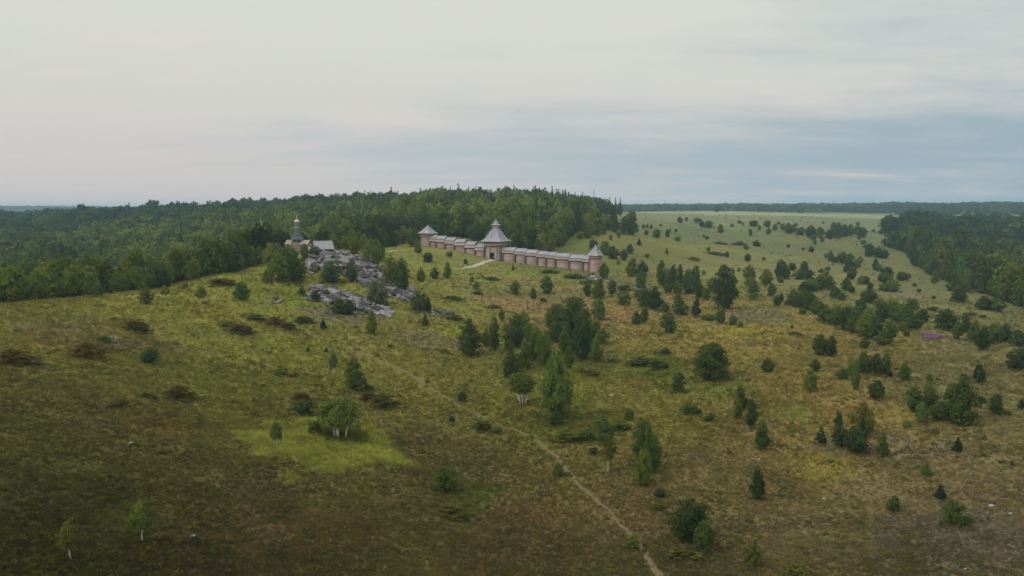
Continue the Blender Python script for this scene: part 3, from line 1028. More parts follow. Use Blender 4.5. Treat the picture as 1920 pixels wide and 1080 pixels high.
for s, L_ in ((-1, 5.2), (1, 6.4)):
    zr = zt_(450.2)
    m = MB()
    x0, x1 = (s * 2.2, s * L_)
    for y in (-1.9, 1.9):
        log_run(m, (x0, y), (x1, y), -1.5, zr - 1.6, 0.17)
    log_run(m, (x1, -2.1), (x1, 2.1), -1.5, zr - 1.6, 0.17)
    arm = m.build('side_wing', m_newwood, ch, smooth=True)
    m = MB()
    roof_slope(m, min(x0, x1) - 0.2, max(x0, x1) + 0.2, -2.35, zr - 1.9, 0, zr)
    roof_slope(m, min(x0, x1) - 0.2, max(x0, x1) + 0.2, 2.35, zr - 1.9, 0, zr)
    m.build('wing_roof', m_newwood, arm)
    m = MB()
    for q in (-0.6, 0.9): m.box((s * (L_ - 1.4) + q * 0.6, -2.12, zr - 3.4), (0.5, 0.1, 0.9))
    m.build('window', m_dark, arm)

# the cabin: ridge runs across the view, metal roof, left gable boarded pale
pk = Vector(at_range(604.5, 346)[:3])
zk = lambda v: ZC + 346 * ray_dir(604, v)[2] / math.hypot(*ray_dir(604, v)[:2]) - pk.z
cb = empty('cabin', pk, R(31))
tag(cb, 'brown plank cabin with pale metal gable roof beside the church', 'cabin')
zR_, zV = zk(451.6), zk(466.6)
CW, CD = 3.9, 3.2
m = MB(); log_run(m, (-CW, -CD + 0.4), (CW, -CD + 0.4), -2.5, zV + 0.25, 0.16); log_run(m, (-CW, CD - 0.4), (CW, CD - 0.4), -2.5, zV + 0.25, 0.16)
log_run(m, (-CW, -CD + 0.3), (-CW, CD - 0.3), -2.5, zV + 0.25, 0.16); log_run(m, (CW, -CD + 0.3), (CW, CD - 0.3), -2.5, zV + 0.25, 0.16)
m.build('wall', m_cabin, cb, smooth=True)
m = MB(); roof_slope(m, -CW - 0.5, CW + 0.5, -CD - 0.4, zV - 0.1, 0, zR_, 0.06, 0.45); roof_slope(m, -CW - 0.5, CW + 0.5, CD + 0.4, zV - 0.1, 0, zR_, 0.06, 0.45)
m.box((0, 0, zR_ + 0.1), (2 * CW + 1.05, 0.36, 0.05))
m.build('roof', m_metal, cb)
for x in (-CW, CW):
    m = MB()
    m.add([(x, -CD + 0.3, zV + 0.2), (x, CD - 0.3, zV + 0.2), (x, 0, zR_ - 0.25), (x + 0.08, -CD + 0.3, zV + 0.2), (x + 0.08, CD - 0.3, zV + 0.2), (x + 0.08, 0, zR_ - 0.25)],
          [(0, 1, 2), (5, 4, 3), (0, 3, 4, 1), (1, 4, 5, 2), (2, 5, 3, 0)])
    m.build('gable', m_newwood, cb)
m = MB(); m.box((-1.5, -CD + 0.2, zV - 1.0), (0.8, 0.1, 0.8)); m.build('window', m_dark, cb)
m = MB(); m.box((1.9, -CD + 0.2, zV - 1.2), (0.95, 0.1, 2.0)); m.build('door', m_darkw, cb)

pw = Vector(at_range(580, 335)[:3])
m = MB(); m.lathe([(0.55, -1.0), (0.55, 0.35), (0.42, 0.4), (0.40, 2.5), (0.55, 2.6), (0.5, 2.75), (0.1, 3.3)], 10)
ps = m.build('gatepost', m_white, None, smooth=False, loc=pw)
tag(ps, 'short whitewashed post at the foot of the church, left of the cabin', 'post')

# ------------------------------------------------------------------ rock outcrops: slabs of tilted strata
import bmesh


def slab_mesh(seed):
    rg = random.Random(seed)
    bm = bmesh.new()
    for k in range(22):
        x = rg.choice((-1, 1)) * rg.uniform(0.55, 1.0) if k % 3 else rg.uniform(-1, 1)
        y = rg.choice((-1, 1)) * rg.uniform(0.6, 1.0)
        z = rg.choice((-1, 1)) * rg.uniform(0.75, 1.0)
        bm.verts.new((x * 0.5, y * 0.5, z * 0.5))
    r = bmesh.ops.convex_hull(bm, input=bm.verts)
    bmesh.ops.delete(bm, geom=[g_ for g_ in r['geom_interior'] if isinstance(g_, bmesh.types.BMVert)], context='VERTS')
    me = bpy.data.meshes.new('slab')
    bm.to_mesh(me); bm.free()
    me.materials.append(m_rock)
    return me


slabs = [slab_mesh(100 + k) for k in range(10)]


def in_poly(u, v, poly):
    ins = False
    n = len(poly)
    for i in range(n):
        (x1, y1), (x2, y2) = poly[i], poly[(i + 1) % n]
        if (y1 > v) != (y2 > v) and u < (x2 - x1) * (v - y1) / (y2 - y1) + x1:
            ins = not ins
    return ins


def outcrop(poly, n, label, dip, size, rg, embed=0.25, stretch=1.0):
    us = [p[0] for p in poly]; vs_ = [p[1] for p in poly]
    cx_, cy_ = sum(us) / len(us), sum(vs_) / len(vs_)
    c_ = wp(cx_, cy_)
    root = empty('rock_outcrop', c_)
    tag(root, label, 'rock')
    k = 0
    while k < n:
        u, v = rg.uniform(min(us), max(us)), rg.uniform(min(vs_), max(vs_))
        if not in_poly(u, v, poly): continue
        x, y, z, m_ = hit(u, v)
        s = rg.uniform(0.55, 1.0) ** 1.5 * size
        o = obj('slab', rg.choice(slabs), root)
        o.location = (x - c_.x, y - c_.y, z - c_.z + s * embed * rg.uniform(0.2, 1.2))
        o.rotation_euler = (R(rg.uniform(4, 30)), R(dip + rg.uniform(-9, 9)), R(-24 + rg.uniform(-18, 18)))
        o.scale = (s * rg.uniform(0.9, 1.6) * stretch, s * rg.uniform(0.6, 1.0), s * rg.uniform(0.30, 0.72))
        k += 1
    return root


rg = random.Random(5)
outcrop([(574, 500), (580, 486), (605, 478), (640, 475), (668, 482), (700, 497), (735, 524), (778, 553), (770, 563), (748, 566), (728, 560), (700, 548), (672, 534), (664, 522), (640, 514), (610, 508), (578, 516)], 190,
        'long grey rock outcrop sloping down below the church and cabin', 17, 4.7, rg)
outcrop([(572, 552), (590, 541), (618, 539), (650, 550), (690, 566), (730, 586), (724, 594), (690, 588), (655, 578), (620, 572), (585, 566)], 105,
        'smaller grey rock outcrop lying lower on the slope below the long one', 15, 3.6, rg)
outcrop([(1082, 514), (1110, 515), (1128, 520), (1128, 527), (1105, 524), (1085, 520)], 40, 'low rock ledge under the rampart\'s lower corner tower', 10, 2.6, rg)
outcrop([(1140, 522), (1175, 528), (1205, 540), (1230, 552), (1215, 555), (1185, 543), (1150, 534), (1138, 529)], 34, 'broken rock ledge crossing the gully right of the lower tower', 12, 2.4, rg, 0.02)
outcrop([(800, 585), (822, 580), (848, 588), (845, 596), (815, 595)], 22, 'broken pale rocks at right foot of the grey outcrops', 8, 2.2, rg, 0.2)
outcrop([(160, 636), (200, 630), (245, 640), (285, 648), (280, 656), (220, 650), (165, 646)], 16, 'dark flat rocks among brown shrubs on the left slope', 4, 1.2, rg, -0.02)
outcrop([(500, 562), (520, 560), (532, 566), (520, 572), (503, 569)], 10, 'small dark rock pile on the meadow left of the outcrops', 5, 1.8, rg, 0.15)
outcrop([(390, 512), (410, 506), (432, 508), (428, 515), (400, 517)], 12, 'pale rocks at the wood edge on the left crest', 5, 2.2, rg, 0.15)

STONES = [(245, 832, 1.0, 'white stone alone in the heath of the darkened left foreground'), (1147, 743, 1.5, 'largest of the white stones right of the tall birch'), (1132, 741, 1.0, 'grey stone left of the largest white stone by tall birch'),
          (1163, 745, 0.9, 'small stone right of the largest white stone by tall birch'), (924, 719, 1.4, 'grey stone left of the birch clump with white stems'), (938, 723, 0.7, 'small pale stone just right of the grey stone by birch clump'),
          (748, 637, 1.2, 'grey stone between footpath start and the young birch'), (764, 634, 1.0, 'pale stone right of the grey stone near the young birch'), (738, 630, 0.8, 'small stone left of the pale stones near young birch'),
          (822, 640, 2.0, 'broad grey boulder left of the dark oval birch'), (832, 644, 1.0, 'small stone beside the broad grey boulder'), (362, 1006, 0.9, 'small pale stone right of the white trunked foreground birch'),
          (720, 714, 0.8, 'small pale stone on the grass above the footpath bend'), (902, 681, 0.8, 'small white stone at the foot of the dark oval birch'), (1378, 583, 1.8, 'pale stone at right foot of the broad dark tree'),
          (1395, 592, 1.2, 'small pale stone right of the broad dark tree'), (1308, 610, 1.0, 'white stone on open slope below the gully trees'), (1243, 553, 2.2, 'pale boulder among gully trees below the lower tower'),
          (1636, 655, 1.4, 'pale flat stone on slope below the hedge row'), (1424, 862, 0.9, 'pale stone below the small tree on the right slope'), (1545, 936, 0.9, 'pale flat stone on the brown right slope'),
          (1810, 1068, 0.7, 'tiny white stone near the bottom right corner'), (1660, 519, 2.0, 'small white boulder on far field before the right wood'), (1165, 573, 0.9, 'white stone beside round bush in gully'),
          (1860, 950, 1.2, 'pale flat stone on the lower right slope'), (1895, 965, 1.0, 'pale stone near the right edge of the lower slope'), (560, 690, 0.8, 'small pale stone in the left meadow'), (590, 776, 0.9, 'pale stone beside the dark bush above the bright grass')]


def stone_mesh(seed):
    rg_ = random.Random(seed)
    bm = bmesh.new()
    for k in range(26):
        a_ = rg_.uniform(0, 2 * math.pi); z = rg_.uniform(-0.6, 1)
        q = math.sqrt(max(0.05, 1 - z * z)) * rg_.uniform(0.75, 1)
        bm.verts.new((q * math.cos(a_) * 0.5, q * math.sin(a_) * 0.4, z * 0.3))
    r_ = bmesh.ops.convex_hull(bm, input=bm.verts)
    bmesh.ops.delete(bm, geom=[g_ for g_ in r_['geom_interior'] if isinstance(g_, bmesh.types.BMVert)], context='VERTS')
    me_ = bpy.data.meshes.new('stone')
    bm.to_mesh(me_); bm.free()
    me_.materials.append(m_stone)
    return me_


stm = [stone_mesh(k) for k in range(5)]
for k, (u, v, s, lb) in enumerate(STONES):
    x, y, z, m_ = hit(u, v)
    o = obj('stone', stm[k % 5], None, (x, y, z + 0.08 * s), random.uniform(0, 6), (s * 0.85, s * 0.8, s * 0.6))
    tag(o, lb, 'stone', 'stones scattered over the meadow')


# ------------------------------------------------------------------ trees: unit crowns (height 1, width 1) made of small leaf faces in clumps
def prof_oval(t): return 0.5 * np.clip(np.sin(np.pi * np.clip(t, 0, 1) ** 0.72), 0, 1) ** 0.55
def prof_cone(t): return 0.5 * np.clip(1 - t, 0, 1) ** 0.72 * np.clip(t / 0.16, 0, 1) ** 0.5
def prof_round(t): return 0.5 * np.sqrt(np.clip(1 - (2 * t - 0.9) ** 2 / 1.21, 0, 1)) * np.clip(t / 0.05, 0.5, 1)
def prof_spire(t): return 0.5 * np.clip(1 - t, 0, 1) ** 0.95 * np.clip(t / 0.10, 0.2, 1)
def prof_mound(t): return 0.5 * np.sqrt(np.clip(1 - t * t, 0, 1))
def prof_birch(t): return 0.5 * np.clip(np.sin(np.pi * np.clip(t * 0.92 + 0.06, 0, 1) ** 0.62), 0, 1) ** 0.8


PROF = dict(oval=prof_oval, cone=prof_cone, round=prof_round, spruce=prof_spire, mound=prof_mound, birch=prof_birch, slim=prof_birch, clump=prof_oval)
Z0 = dict(oval=0.02, cone=0.05, round=0.0, spruce=0.03, mound=-0.08, birch=0.10, slim=0.30, clump=0.33)


def crown_arrays(kind, seed, n, leaf):
    rg = np.random.default_rng(seed)
    P = PROF[kind]; z0 = Z0[kind]
    nc = {'mound': 26, 'spruce': 70}.get(kind, 60)
    if n < 700: nc = int(nc * 0.7)
    # clumps spread evenly over the crown's surface, with an outline of its own
    ph = rg.uniform(0, 6.28, 4)
    tt = np.linspace(0.01, 0.99, 200)
    cdf = np.cumsum(P(tt) + 0.03); cdf /= cdf[-1]
    t = np.interp((np.arange(nc) + rg.uniform(0.1, 0.9, nc)) / nc, cdf, tt)
    a = np.arange(nc) * 2.39996 + rg.uniform(-0.5, 0.5, nc)
    wob = 1 + 0.11 * np.sin(2 * a + ph[0]) + 0.10 * np.sin(3 * a + ph[1] + 6 * t) + rg.uniform(-0.14, 0.16, nc)
    rad = P(t) * np.where(rg.uniform(0, 1, nc) < 0.72, rg.uniform(0.58, 0.80, nc), rg.uniform(0.0, 0.45, nc)) * wob
    c = np.c_[rad * np.cos(a), rad * np.sin(a), z0 + t * (1 - z0) * 0.95]
    cr = rg.uniform(0.12, 0.225, nc) * (0.45 + 1.1 * P(t))
    if kind == 'spruce':
        cr *= 0.62
    if kind == 'slim':
        cr *= 0.85
    k = rg.choice(nc, n, p=cr ** 2 / (cr ** 2).sum())
    d = rg.normal(size=(n, 3)); d /= np.linalg.norm(d, axis=1)[:, None]
    d[:, 2] = np.where(d[:, 2] < -0.3, -d[:, 2] * 0.6, d[:, 2])
    q = rg.uniform(0.25, 1, n) ** 0.45
    ctr = c[k] + d * (cr[k] * q)[:, None] * np.array([1.0, 1.0, 0.72])
    if kind in ('birch', 'slim', 'clump'):
        ctr[:, 2] -= rg.uniform(0, 0.05, n) * (q > 0.8)
    ax = np.c_[ctr[:, 0], ctr[:, 1], (ctr[:, 2] - 0.45) * 0.7]
    ax /= np.linalg.norm(ax, axis=1)[:, None] + 1e-6
    nrm = 0.55 * ax + 0.75 * d + rg.normal(scale=0.45, size=(n, 3))
    nrm /= np.linalg.norm(nrm, axis=1)[:, None]
    ref = rg.normal(size=(n, 3))
    t1 = np.cross(nrm, ref); t1 /= np.linalg.norm(t1, axis=1)[:, None]
    t2 = np.cross(nrm, t1)
    s = leaf * rg.uniform(0.55, 1.35, n)
    s2 = s * rg.uniform(0.5, 0.9, n)
    bend = nrm * (s * rg.uniform(-0.3, 0.3, n))[:, None]
    V = np.stack([ctr - t1 * s[:, None] + bend, ctr - t2 * s2[:, None], ctr + t1 * s[:, None] + bend, ctr + t2 * s2[:, None]], 1).reshape(-1, 3)
    V[:, 2] = np.maximum(V[:, 2], 0.0 if kind != 'mound' else -0.1)
    Fq = np.arange(4 * n).reshape(n, 4)
    return V, Fq, c


def trunk_mb(kind, seed, centres, mats=False):
    rg = random.Random(seed)
    m = MB()
    stems = {'clump': 4, 'round': 3, 'mound': 0}.get(kind, 1)
    r0 = {'clump': 0.022, 'round': 0.02, 'slim': 0.032}.get(kind, 0.026)
    for s in range(stems):
        b = Vector((rg.uniform(-0.16, 0.16), rg.uniform(-0.12, 0.12), 0)) if stems > 1 else Vector((0, 0, 0))
        top = Vector((b.x * 2.2 + rg.uniform(-0.05, 0.05), b.y * 2.2 + rg.uniform(-0.05, 0.05), 0.9 if stems == 1 else rg.uniform(0.62, 0.8)))
        pts = [b + Vector((0, 0, -0.03))]
        for k in range(1, 6):
            f = k / 5
            pts.append(b.lerp(top, f) + Vector((rg.uniform(-0.012, 0.012), rg.uniform(-0.012, 0.012), 0)))
        m.tube(pts, [r0 * (1 - 0.16 * k) for k in range(6)], 6)
        for j in range(5 if stems == 1 else 2):
            c_ = Vector(centres[rg.randrange(len(centres))])
            f = min(0.85, max(0.25, c_.z * 0.75))
            base = b.lerp(top, f)
            m.tube([base, base.lerp(c_, 0.5) + Vector((0, 0, 0.02)), c_], [r0 * 0.36, r0 * 0.22, r0 * 0.08], 4, caps=False)
    if kind == 'mound':
        for j in range(7):
            c_ = Vector(centres[rg.randrange(len(centres))])
            m.tube([(c_.x * 0.3, c_.y * 0.3, -0.1), c_ * 0.6, c_], [0.02, 0.014, 0.006], 4, caps=False)
    return m


LODS = {'a': (6500, 0.0225), 'b': (2800, 0.034), 'c': (1100, 0.054), 'd': (420, 0.085)}
_cache = {}


def tree_meshes(kind, lod, var):
    key = (kind, lod, var)
    if key not in _cache:
        n, leaf = LODS[lod]
        if kind == 'mound': leaf *= 1.1
        if kind == 'spruce': n = int(n * 1.2); leaf *= 0.85
        if kind == 'slim': n = int(n * 0.75)
        seed = 1000 + 37 * var + 7 * sorted(PROF).index(kind) + ord(lod)
        V, Fq, c = crown_arrays(kind, seed, n, leaf)
        cm = mesh_np('crown', V, Fq, [m_leaf])
        tm = trunk_mb(kind, seed, [tuple(p) for p in c]).mesh('trunk', m_birch if kind in ('birch', 'slim', 'clump', 'cone') else m_bark, smooth=True)
        _cache[key] = (cm, tm)
    return _cache[key]


TINT = dict(light=(0.165, 0.202, 0.040), mid=(0.118, 0.162, 0.036), dark=(0.082, 0.120, 0.033), deep=(0.056, 0.086, 0.029), grey=(0.120, 0.148, 0.078), yellow=(0.22, 0.195, 0.036),
            pine=(0.038, 0.063, 0.029), brown=(0.122, 0.092, 0.026), olive=(0.122, 0.126, 0.032), cool=(0.088, 0.130, 0.050))
NAMES = dict(oval='birch_tree', cone='birch_tree', round='willow_bush', spruce='pine_tree', mound='juniper_shrub', birch='birch_tree', slim='young_birch', clump='birch_clump')
CATS = dict(oval='tree', cone='tree', round='bush', spruce='pine', mound='shrub', birch='birch', slim='birch', clump='birch')
tree_count = [0]
FEET = []


def plant(x, y, z, h, wd, kind, tint, label, group=None, px_h=30, cat=None, name=None):
    k = tree_count[0]; tree_count[0] += 1
    rg = random.Random(900 + k)
    lod = 'a' if px_h > 62 else 'b' if px_h > 33 else 'c' if px_h > 14 else 'd'
    if kind == 'mound': lod = 'a' if px_h > 24 else 'b' if px_h > 12 else 'c'
    cm, tm = tree_meshes(kind, lod, rg.randrange(3))
    FEET.append((x, y, wd, h))
    root = empty(name or NAMES[kind], (x, y, z - 0.02 * h), rg.uniform(0, 6.28))
    root.scale = (wd * rg.uniform(0.92, 1.08), wd * rg.uniform(0.92, 1.08), h)
    if kind == 'mound':
        root.rotation_euler = (0, 0, rg.uniform(-0.35, 0.35) - math.atan2(x, y)); root.scale = (wd, min(wd * 0.6, h * 2.2), h)
    b = rg.uniform(0.85, 1.15); w_ = rg.uniform(-0.08, 0.08)
    tc_ = TINT[tint]
    cr = obj('crown' if kind not in ('mound',) else 'foliage', cm, root)
    cr.color = (tc_[0] * b * (1 + w_), tc_[1] * b, tc_[2] * b * (1 - w_), 1)
    obj('trunk' if kind != 'mound' else 'stem', tm, root)
    tag(root, label, cat or CATS[kind], group)
    return root


def T(u, v, h, wd, kind, tint, label, group=None, cat=None):
    x, y, z, m = hit(u, v)
    return plant(x, y, z, h * m * (1.0 if kind == 'mound' else 1.06), wd * m * (1.0 if kind == 'mound' else 1.08), kind, tint, label, group, h, cat)


ORD = ['first', 'second', 'third', 'fourth', 'fifth', 'sixth', 'seventh', 'eighth', 'ninth', 'tenth', 'eleventh', 'twelfth', 'thirteenth', 'fourteenth', 'fifteenth', 'sixteenth', 'seventeenth', 'eighteenth', 'nineteenth', 'twentieth']
TENS = {2: 'twenty', 3: 'thirty', 4: 'forty', 5: 'fifty', 6: 'sixty', 7: 'seventy'}


def ordinal(k):
    if k < 20: return ORD[k]
    t_, u_ = divmod(k + 1, 10)
    return (TENS[t_] + '-' + ORD[u_ - 1]) if u_ else TENS[t_][:-1] + 'ieth'


def row(desc, group, items):
    """things of one area, told apart by their order from the left"""
    for k, it in enumerate(sorted(items)):
        u, v, h, wd, kind, tint = it
        T(u, v, h, wd, kind, tint, '%s from the left of %s' % (ordinal(k), desc), group)


# --- trees and bushes that stand alone
for it in [
    (267, 1016, 80, 46, 'slim', 'mid', 'small birch with bare white trunk alone in the dark left foreground'),
    (132, 1048, 74, 50, 'slim', 'olive', 'faint thin birch in the heath of the darkened bottom left corner'),
    (636, 822, 78, 78, 'clump', 'mid', 'clump of birches with white stems standing in the bright grass patch'),
    (519, 838, 52, 24, 'slim', 'mid', 'spindly birch sapling at the left of the bright grass patch'),
    (590, 815, 26, 24, 'round', 'dark', 'dark low bush at left foot of birch clump in bright grass'),
    (664, 732, 66, 46, 'cone', 'mid', 'conical birch standing above the bright grass patch'),
    (625, 703, 48, 18, 'slim', 'mid', 'thin birch with white foot just left of the conical birch'),
    (692, 732, 12, 16, 'round', 'deep', 'small dark bush at right foot of the conical birch'),
    (697, 626, 52, 26, 'cone', 'light', 'light green young birch in front of the lower rock outcrop'),
    (503, 545, 44, 22, 'slim', 'light', 'slim birch with white trunk on meadow left of the outcrops'),
    (453, 562, 33, 28, 'round', 'dark', 'round dark bush alone on the left meadow'),
    (377, 568, 32, 22, 'slim', 'mid', 'small birch with thin white trunk left of the round dark bush'),
    (274, 570, 32, 24, 'round', 'olive', 'pale olive bush on the left meadow below the wood'),
    (186, 557, 24, 20, 'round', 'dark', 'small round tree at meadow edge before the left wood'),
    (310, 560, 26, 18, 'slim', 'light', 'pale sapling beside a dark bush at the left wood edge'),
    (308, 540, 34, 24, 'round', 'deep', 'dark bush at the left wood edge behind a pale sapling'),
    (347, 548, 22, 12, 'slim', 'light', 'thin pale sapling before the wood on the left crest'),
    (606, 617, 20, 15, 'spruce', 'pine', 'small dark pine below the lower rock outcrop'),
    (578, 660, 12, 9, 'spruce', 'pine', 'tiny dark pine left on the middle meadow'),
    (612, 660, 10, 9, 'spruce', 'pine', 'tiny dark pine right of another on the middle meadow'),
    (550, 706, 14, 26, 'mound', 'yellow', 'low yellow shrub on the meadow above the bright grass'),
    (528, 704, 14, 26, 'round', 'mid', 'low green bush left of the yellow shrub'),
    (572, 778, 30, 40, 'round', 'deep', 'dark bush with pale stones above the bright grass patch'),
    (836, 920, 48, 46, 'round', 'dark', 'dense dark green bush in the centre foreground'),
    (867, 752, 18, 17, 'round', 'deep', 'small dark bush beside the footpath'),
    (847, 790, 10, 12, 'round', 'deep', 'tiny dark bush left of the footpath bend'),
    (281, 680, 26, 34, 'round', 'deep', 'dark bush below the flat rocks on the left slope'),
    (1042, 788, 140, 68, 'birch', 'mid', 'tallest birch, pyramid shaped, standing in the middle of the slope'),
    (1042, 797, 24, 30, 'round', 'deep', 'dark bush growing at the foot of the tallest birch'),
    (978, 756, 58, 48, 'clump', 'dark', 'birch clump with white stems just left of the tallest birch'),
    (880, 669, 74, 40, 'oval', 'dark', 'dark oval birch at the left end of the central grove'),
    (912, 665, 52, 19, 'slim', 'mid', 'slim birch with thin trunk right of the dark oval birch'),
    (927, 657, 62, 21, 'oval', 'dark', 'narrow dark birch behind the slim one in the central grove'),
    (941, 602, 24, 11, 'oval', 'mid', 'narrow young tree above the central grove'),
    (1335, 714, 76, 66, 'oval', 'dark', 'broad birch with pale stems standing alone on the right slope'),
    (1272, 735, 38, 27, 'oval', 'dark', 'small oval tree left below the broad birch with pale stems'),
    (1358, 579, 82, 48, 'oval', 'deep', 'large broad dark tree right of the gully trees'),
    (1802, 793, 95, 60, 'oval', 'dark', 'big dark oval tree on the far right slope'),
    (1802, 797, 14, 30, 'round', 'dark', 'low bush at the foot of the big dark oval tree'),
    (1140, 885, 76, 26, 'slim', 'olive', 'thin birch with white foot left of the dark tree group'),
    (1205, 862, 82, 46, 'oval', 'dark', 'rear dark tree of the group right of white footed birch'),
    (1222, 884, 74, 34, 'oval', 'dark', 'right hand dark tree of the group beside white footed birch'),
    (1208, 909, 72, 34, 'oval', 'mid', 'front green tree of the dark group beside white footed birch'),
    (1180, 787, 22, 18, 'round', 'dark', 'small bush above the dark tree group on the middle slope'),
    (1135, 828, 40, 30, 'oval', 'dark', 'dark tree behind the thin white footed birch'),
    (1113, 852, 14, 18, 'round', 'deep', 'small dark bush left of the white footed birch'),
    (1046, 894, 26, 20, 'round', 'mid', 'small green bush beside the footpath below the tallest birch'),
    (1237, 932, 16, 20, 'round', 'deep', 'small dark bush at the foot of the dark tree group'),
    (1295, 1012, 80, 72, 'oval', 'deep', 'large dark bushy tree in the bottom foreground right of the path'),
    (1318, 1034, 60, 36, 'oval', 'dark', 'smaller tree leaning on the large dark bushy foreground tree'),
    (1185, 1030, 28, 24, 'round', 'mid', 'small green bush beside the path at the bottom'),
    (1410, 1064, 56, 30, 'birch', 'olive', 'olive young birch at bottom edge right of large dark tree'),
    (1420, 936, 62, 30, 'oval', 'deep', 'dark columnar tree alone on the lower right slope'),
    (1429, 842, 50, 27, 'oval', 'dark', 'oval tree above the dark columnar tree on right slope'),
    (1388, 770, 48, 24, 'oval', 'dark', 'rear tree of the three close together right of centre'),
    (1383, 786, 40, 20, 'oval', 'mid', 'front left light tree of the three close together'),
    (1408, 800, 52, 24, 'oval', 'deep', 'front right dark tree of the three close together'),
    (1439, 698, 28, 22, 'oval', 'dark', 'small round tree right of the broad birch with pale stems'),
    (1518, 735, 46, 24, 'oval', 'light', 'light green oval birch alone on the right slope'),
    (1528, 697, 24, 20, 'round', 'dark', 'dark bush behind the light green oval birch'),
    (1536, 667, 42, 26, 'oval', 'deep', 'left tree of the dark pair on the right slope'),
    (1558, 668, 38, 24, 'oval', 'deep', 'right tree of the dark pair on the right slope'),
    (1579, 711, 22, 22, 'round', 'dark', 'dark bush left of the narrow tree on right slope'),
    (1603, 729, 56, 18, 'oval', 'mid', 'narrow birch with pale foot below the dark trio'),
    (1596, 706, 36, 18, 'oval', 'mid', 'small green tree just behind the narrow pale footed birch'),
    (1620, 700, 42, 29, 'oval', 'dark', 'left tree of the dark trio on the right slope'),
    (1643, 702, 40, 27, 'oval', 'deep', 'middle tree of the dark trio on the right slope'),
    (1661, 703, 42, 14, 'oval', 'mid', 'narrow right tree of the dark trio on right slope'),
    (1669, 707, 15, 11, 'spruce', 'pine', 'small dark pine at right foot of the dark trio'),
    (1695, 715, 40, 22, 'cone', 'dark', 'conical tree alone right of the dark trio'),
    (1642, 748, 38, 28, 'oval', 'deep', 'dark oval tree alone below the dark trio'),
    (1835, 718, 38, 20, 'oval', 'deep', 'narrow dark tree above the big oval tree, far right'),
    (1712, 772, 48, 32, 'oval', 'dark', 'left tree of the cluster beside the big oval tree'),
    (1741, 763, 44, 30, 'oval', 'dark', 'rear tree of the cluster beside the big oval tree'),
    (1728, 794, 42, 22, 'oval', 'mid', 'front light tree of the cluster beside the big oval tree'),
    (1760, 788, 38, 34, 'oval', 'dark', 'low tree between the cluster and the big oval tree'),
    (1742, 722, 22, 12, 'slim', 'olive', 'thin pale sapling behind the cluster by the big oval tree'),
    (1867, 776, 38, 26, 'oval', 'deep', 'dark tree right of the big oval tree'),
    (1843, 757, 14, 12, 'round', 'deep', 'tiny dark bush between big oval tree and its right neighbour'),
    (1915, 768, 22, 18, 'spruce', 'pine', 'dark pine cut by the right edge, below the big bush'),
    (1910, 694, 42, 36, 'round', 'deep', 'big dark bush at the right edge of the picture'),
    (1539, 831, 36, 22, 'spruce', 'pine', 'dark pine left of the dark bush cluster on right slope'),
    (1572, 800, 34, 20, 'cone', 'dark', 'pointed tree rising behind the dark bush cluster'),
    (1575, 836, 38, 30, 'oval', 'deep', 'left part tree of the dark bush cluster'),
    (1616, 818, 66, 44, 'oval', 'olive', 'tall pale willow rising above the dark bush cluster'),
    (1605, 848, 46, 42, 'round', 'deep', 'front dark bush of the cluster under the pale willow'),
    (1654, 855, 48, 26, 'cone', 'dark', 'conical tree just right of the dark bush cluster'),
    (1795, 847, 30, 20, 'spruce', 'pine', 'dark pine below the big oval tree'),
    (1750, 813, 9, 9, 'spruce', 'pine', 'tiny dark pine left below the big oval tree'),
    (1700, 802, 12, 16, 'round', 'mid', 'tiny green bush above the small dark pine, right slope'),
    (1735, 892, 26, 22, 'cone', 'mid', 'small green pine sapling on the lower right slope'),
    (1763, 935, 30, 28, 'spruce', 'pine', 'black green bushy pine on the lower right slope'),
    (1675, 958, 30, 24, 'oval', 'dark', 'small dark tree on the lower right slope'),
    (1790, 983, 44, 50, 'round', 'dark', 'round dark bush in the lower right foreground'),
    (1897, 873, 10, 10, 'spruce', 'pine', 'tiny dark pine near the right edge'),
    (1490, 1086, 30, 44, 'round', 'olive', 'olive bush cut by the bottom edge'),
    # about the rocks and the church
    (509, 497, 42, 30, 'oval', 'light', 'yellowish birch at the left of the trees below the church'),
    (524, 527, 54, 38, 'oval', 'mid', 'front left leafy tree of the group below the church'),
    (553, 526, 52, 40, 'oval', 'dark', 'front right leafy tree of the group below the church'),
    (543, 492, 32, 30, 'oval', 'mid', 'leafy tree directly below the church tent roof'),
    (572, 486, 31, 15, 'oval', 'mid', 'narrow green tree right before the church'),
    (590, 483, 22, 20, 'round', 'cool', 'grey green bush in front of the cabin'),
    (622, 530, 42, 34, 'round', 'cool', 'round bush growing on the upper rock outcrop'),
    (660, 528, 44, 22, 'oval', 'cool', 'narrow tree growing on the upper rock outcrop'),
    (709, 573, 50, 40, 'round', 'grey', 'grey green willow in front of the long outcrop'),
    (700, 499, 52, 44, 'oval', 'mid', 'round leafy tree behind the dead white tree on the outcrop'),
    (665, 478, 28, 22, 'round', 'olive', 'yellow green bush beside the hill track'),
    (733, 536, 58, 30, 'birch', 'mid', 'left birch of the pair behind the long outcrop'),
    (754, 546, 64, 30, 'oval', 'dark', 'right dark birch of the pair behind the long outcrop'),
    (790, 541, 42, 14, 'slim', 'mid', 'slim tree right of the birch pair by the outcrop'),
    (635, 588, 28, 26, 'round', 'dark', 'left bush in front of the lower outcrop'),
    (655, 590, 28, 26, 'round', 'deep', 'right bush in front of the lower outcrop'),
    (592, 566, 22, 16, 'round', 'deep', 'dark bush at the left end of the lower outcrop'),
    (566, 552, 16, 12, 'round', 'dark', 'small bush left of the lower outcrop'),
    (785, 583, 38, 32, 'round', 'dark', 'leafy bush at the right foot of the long outcrop'),
    (802, 583, 30, 17, 'spruce', 'pine', 'dark pine at the right foot of the long outcrop'),
    (797, 611, 26, 16, 'spruce', 'dark', 'small pine below the right foot of the outcrops'),
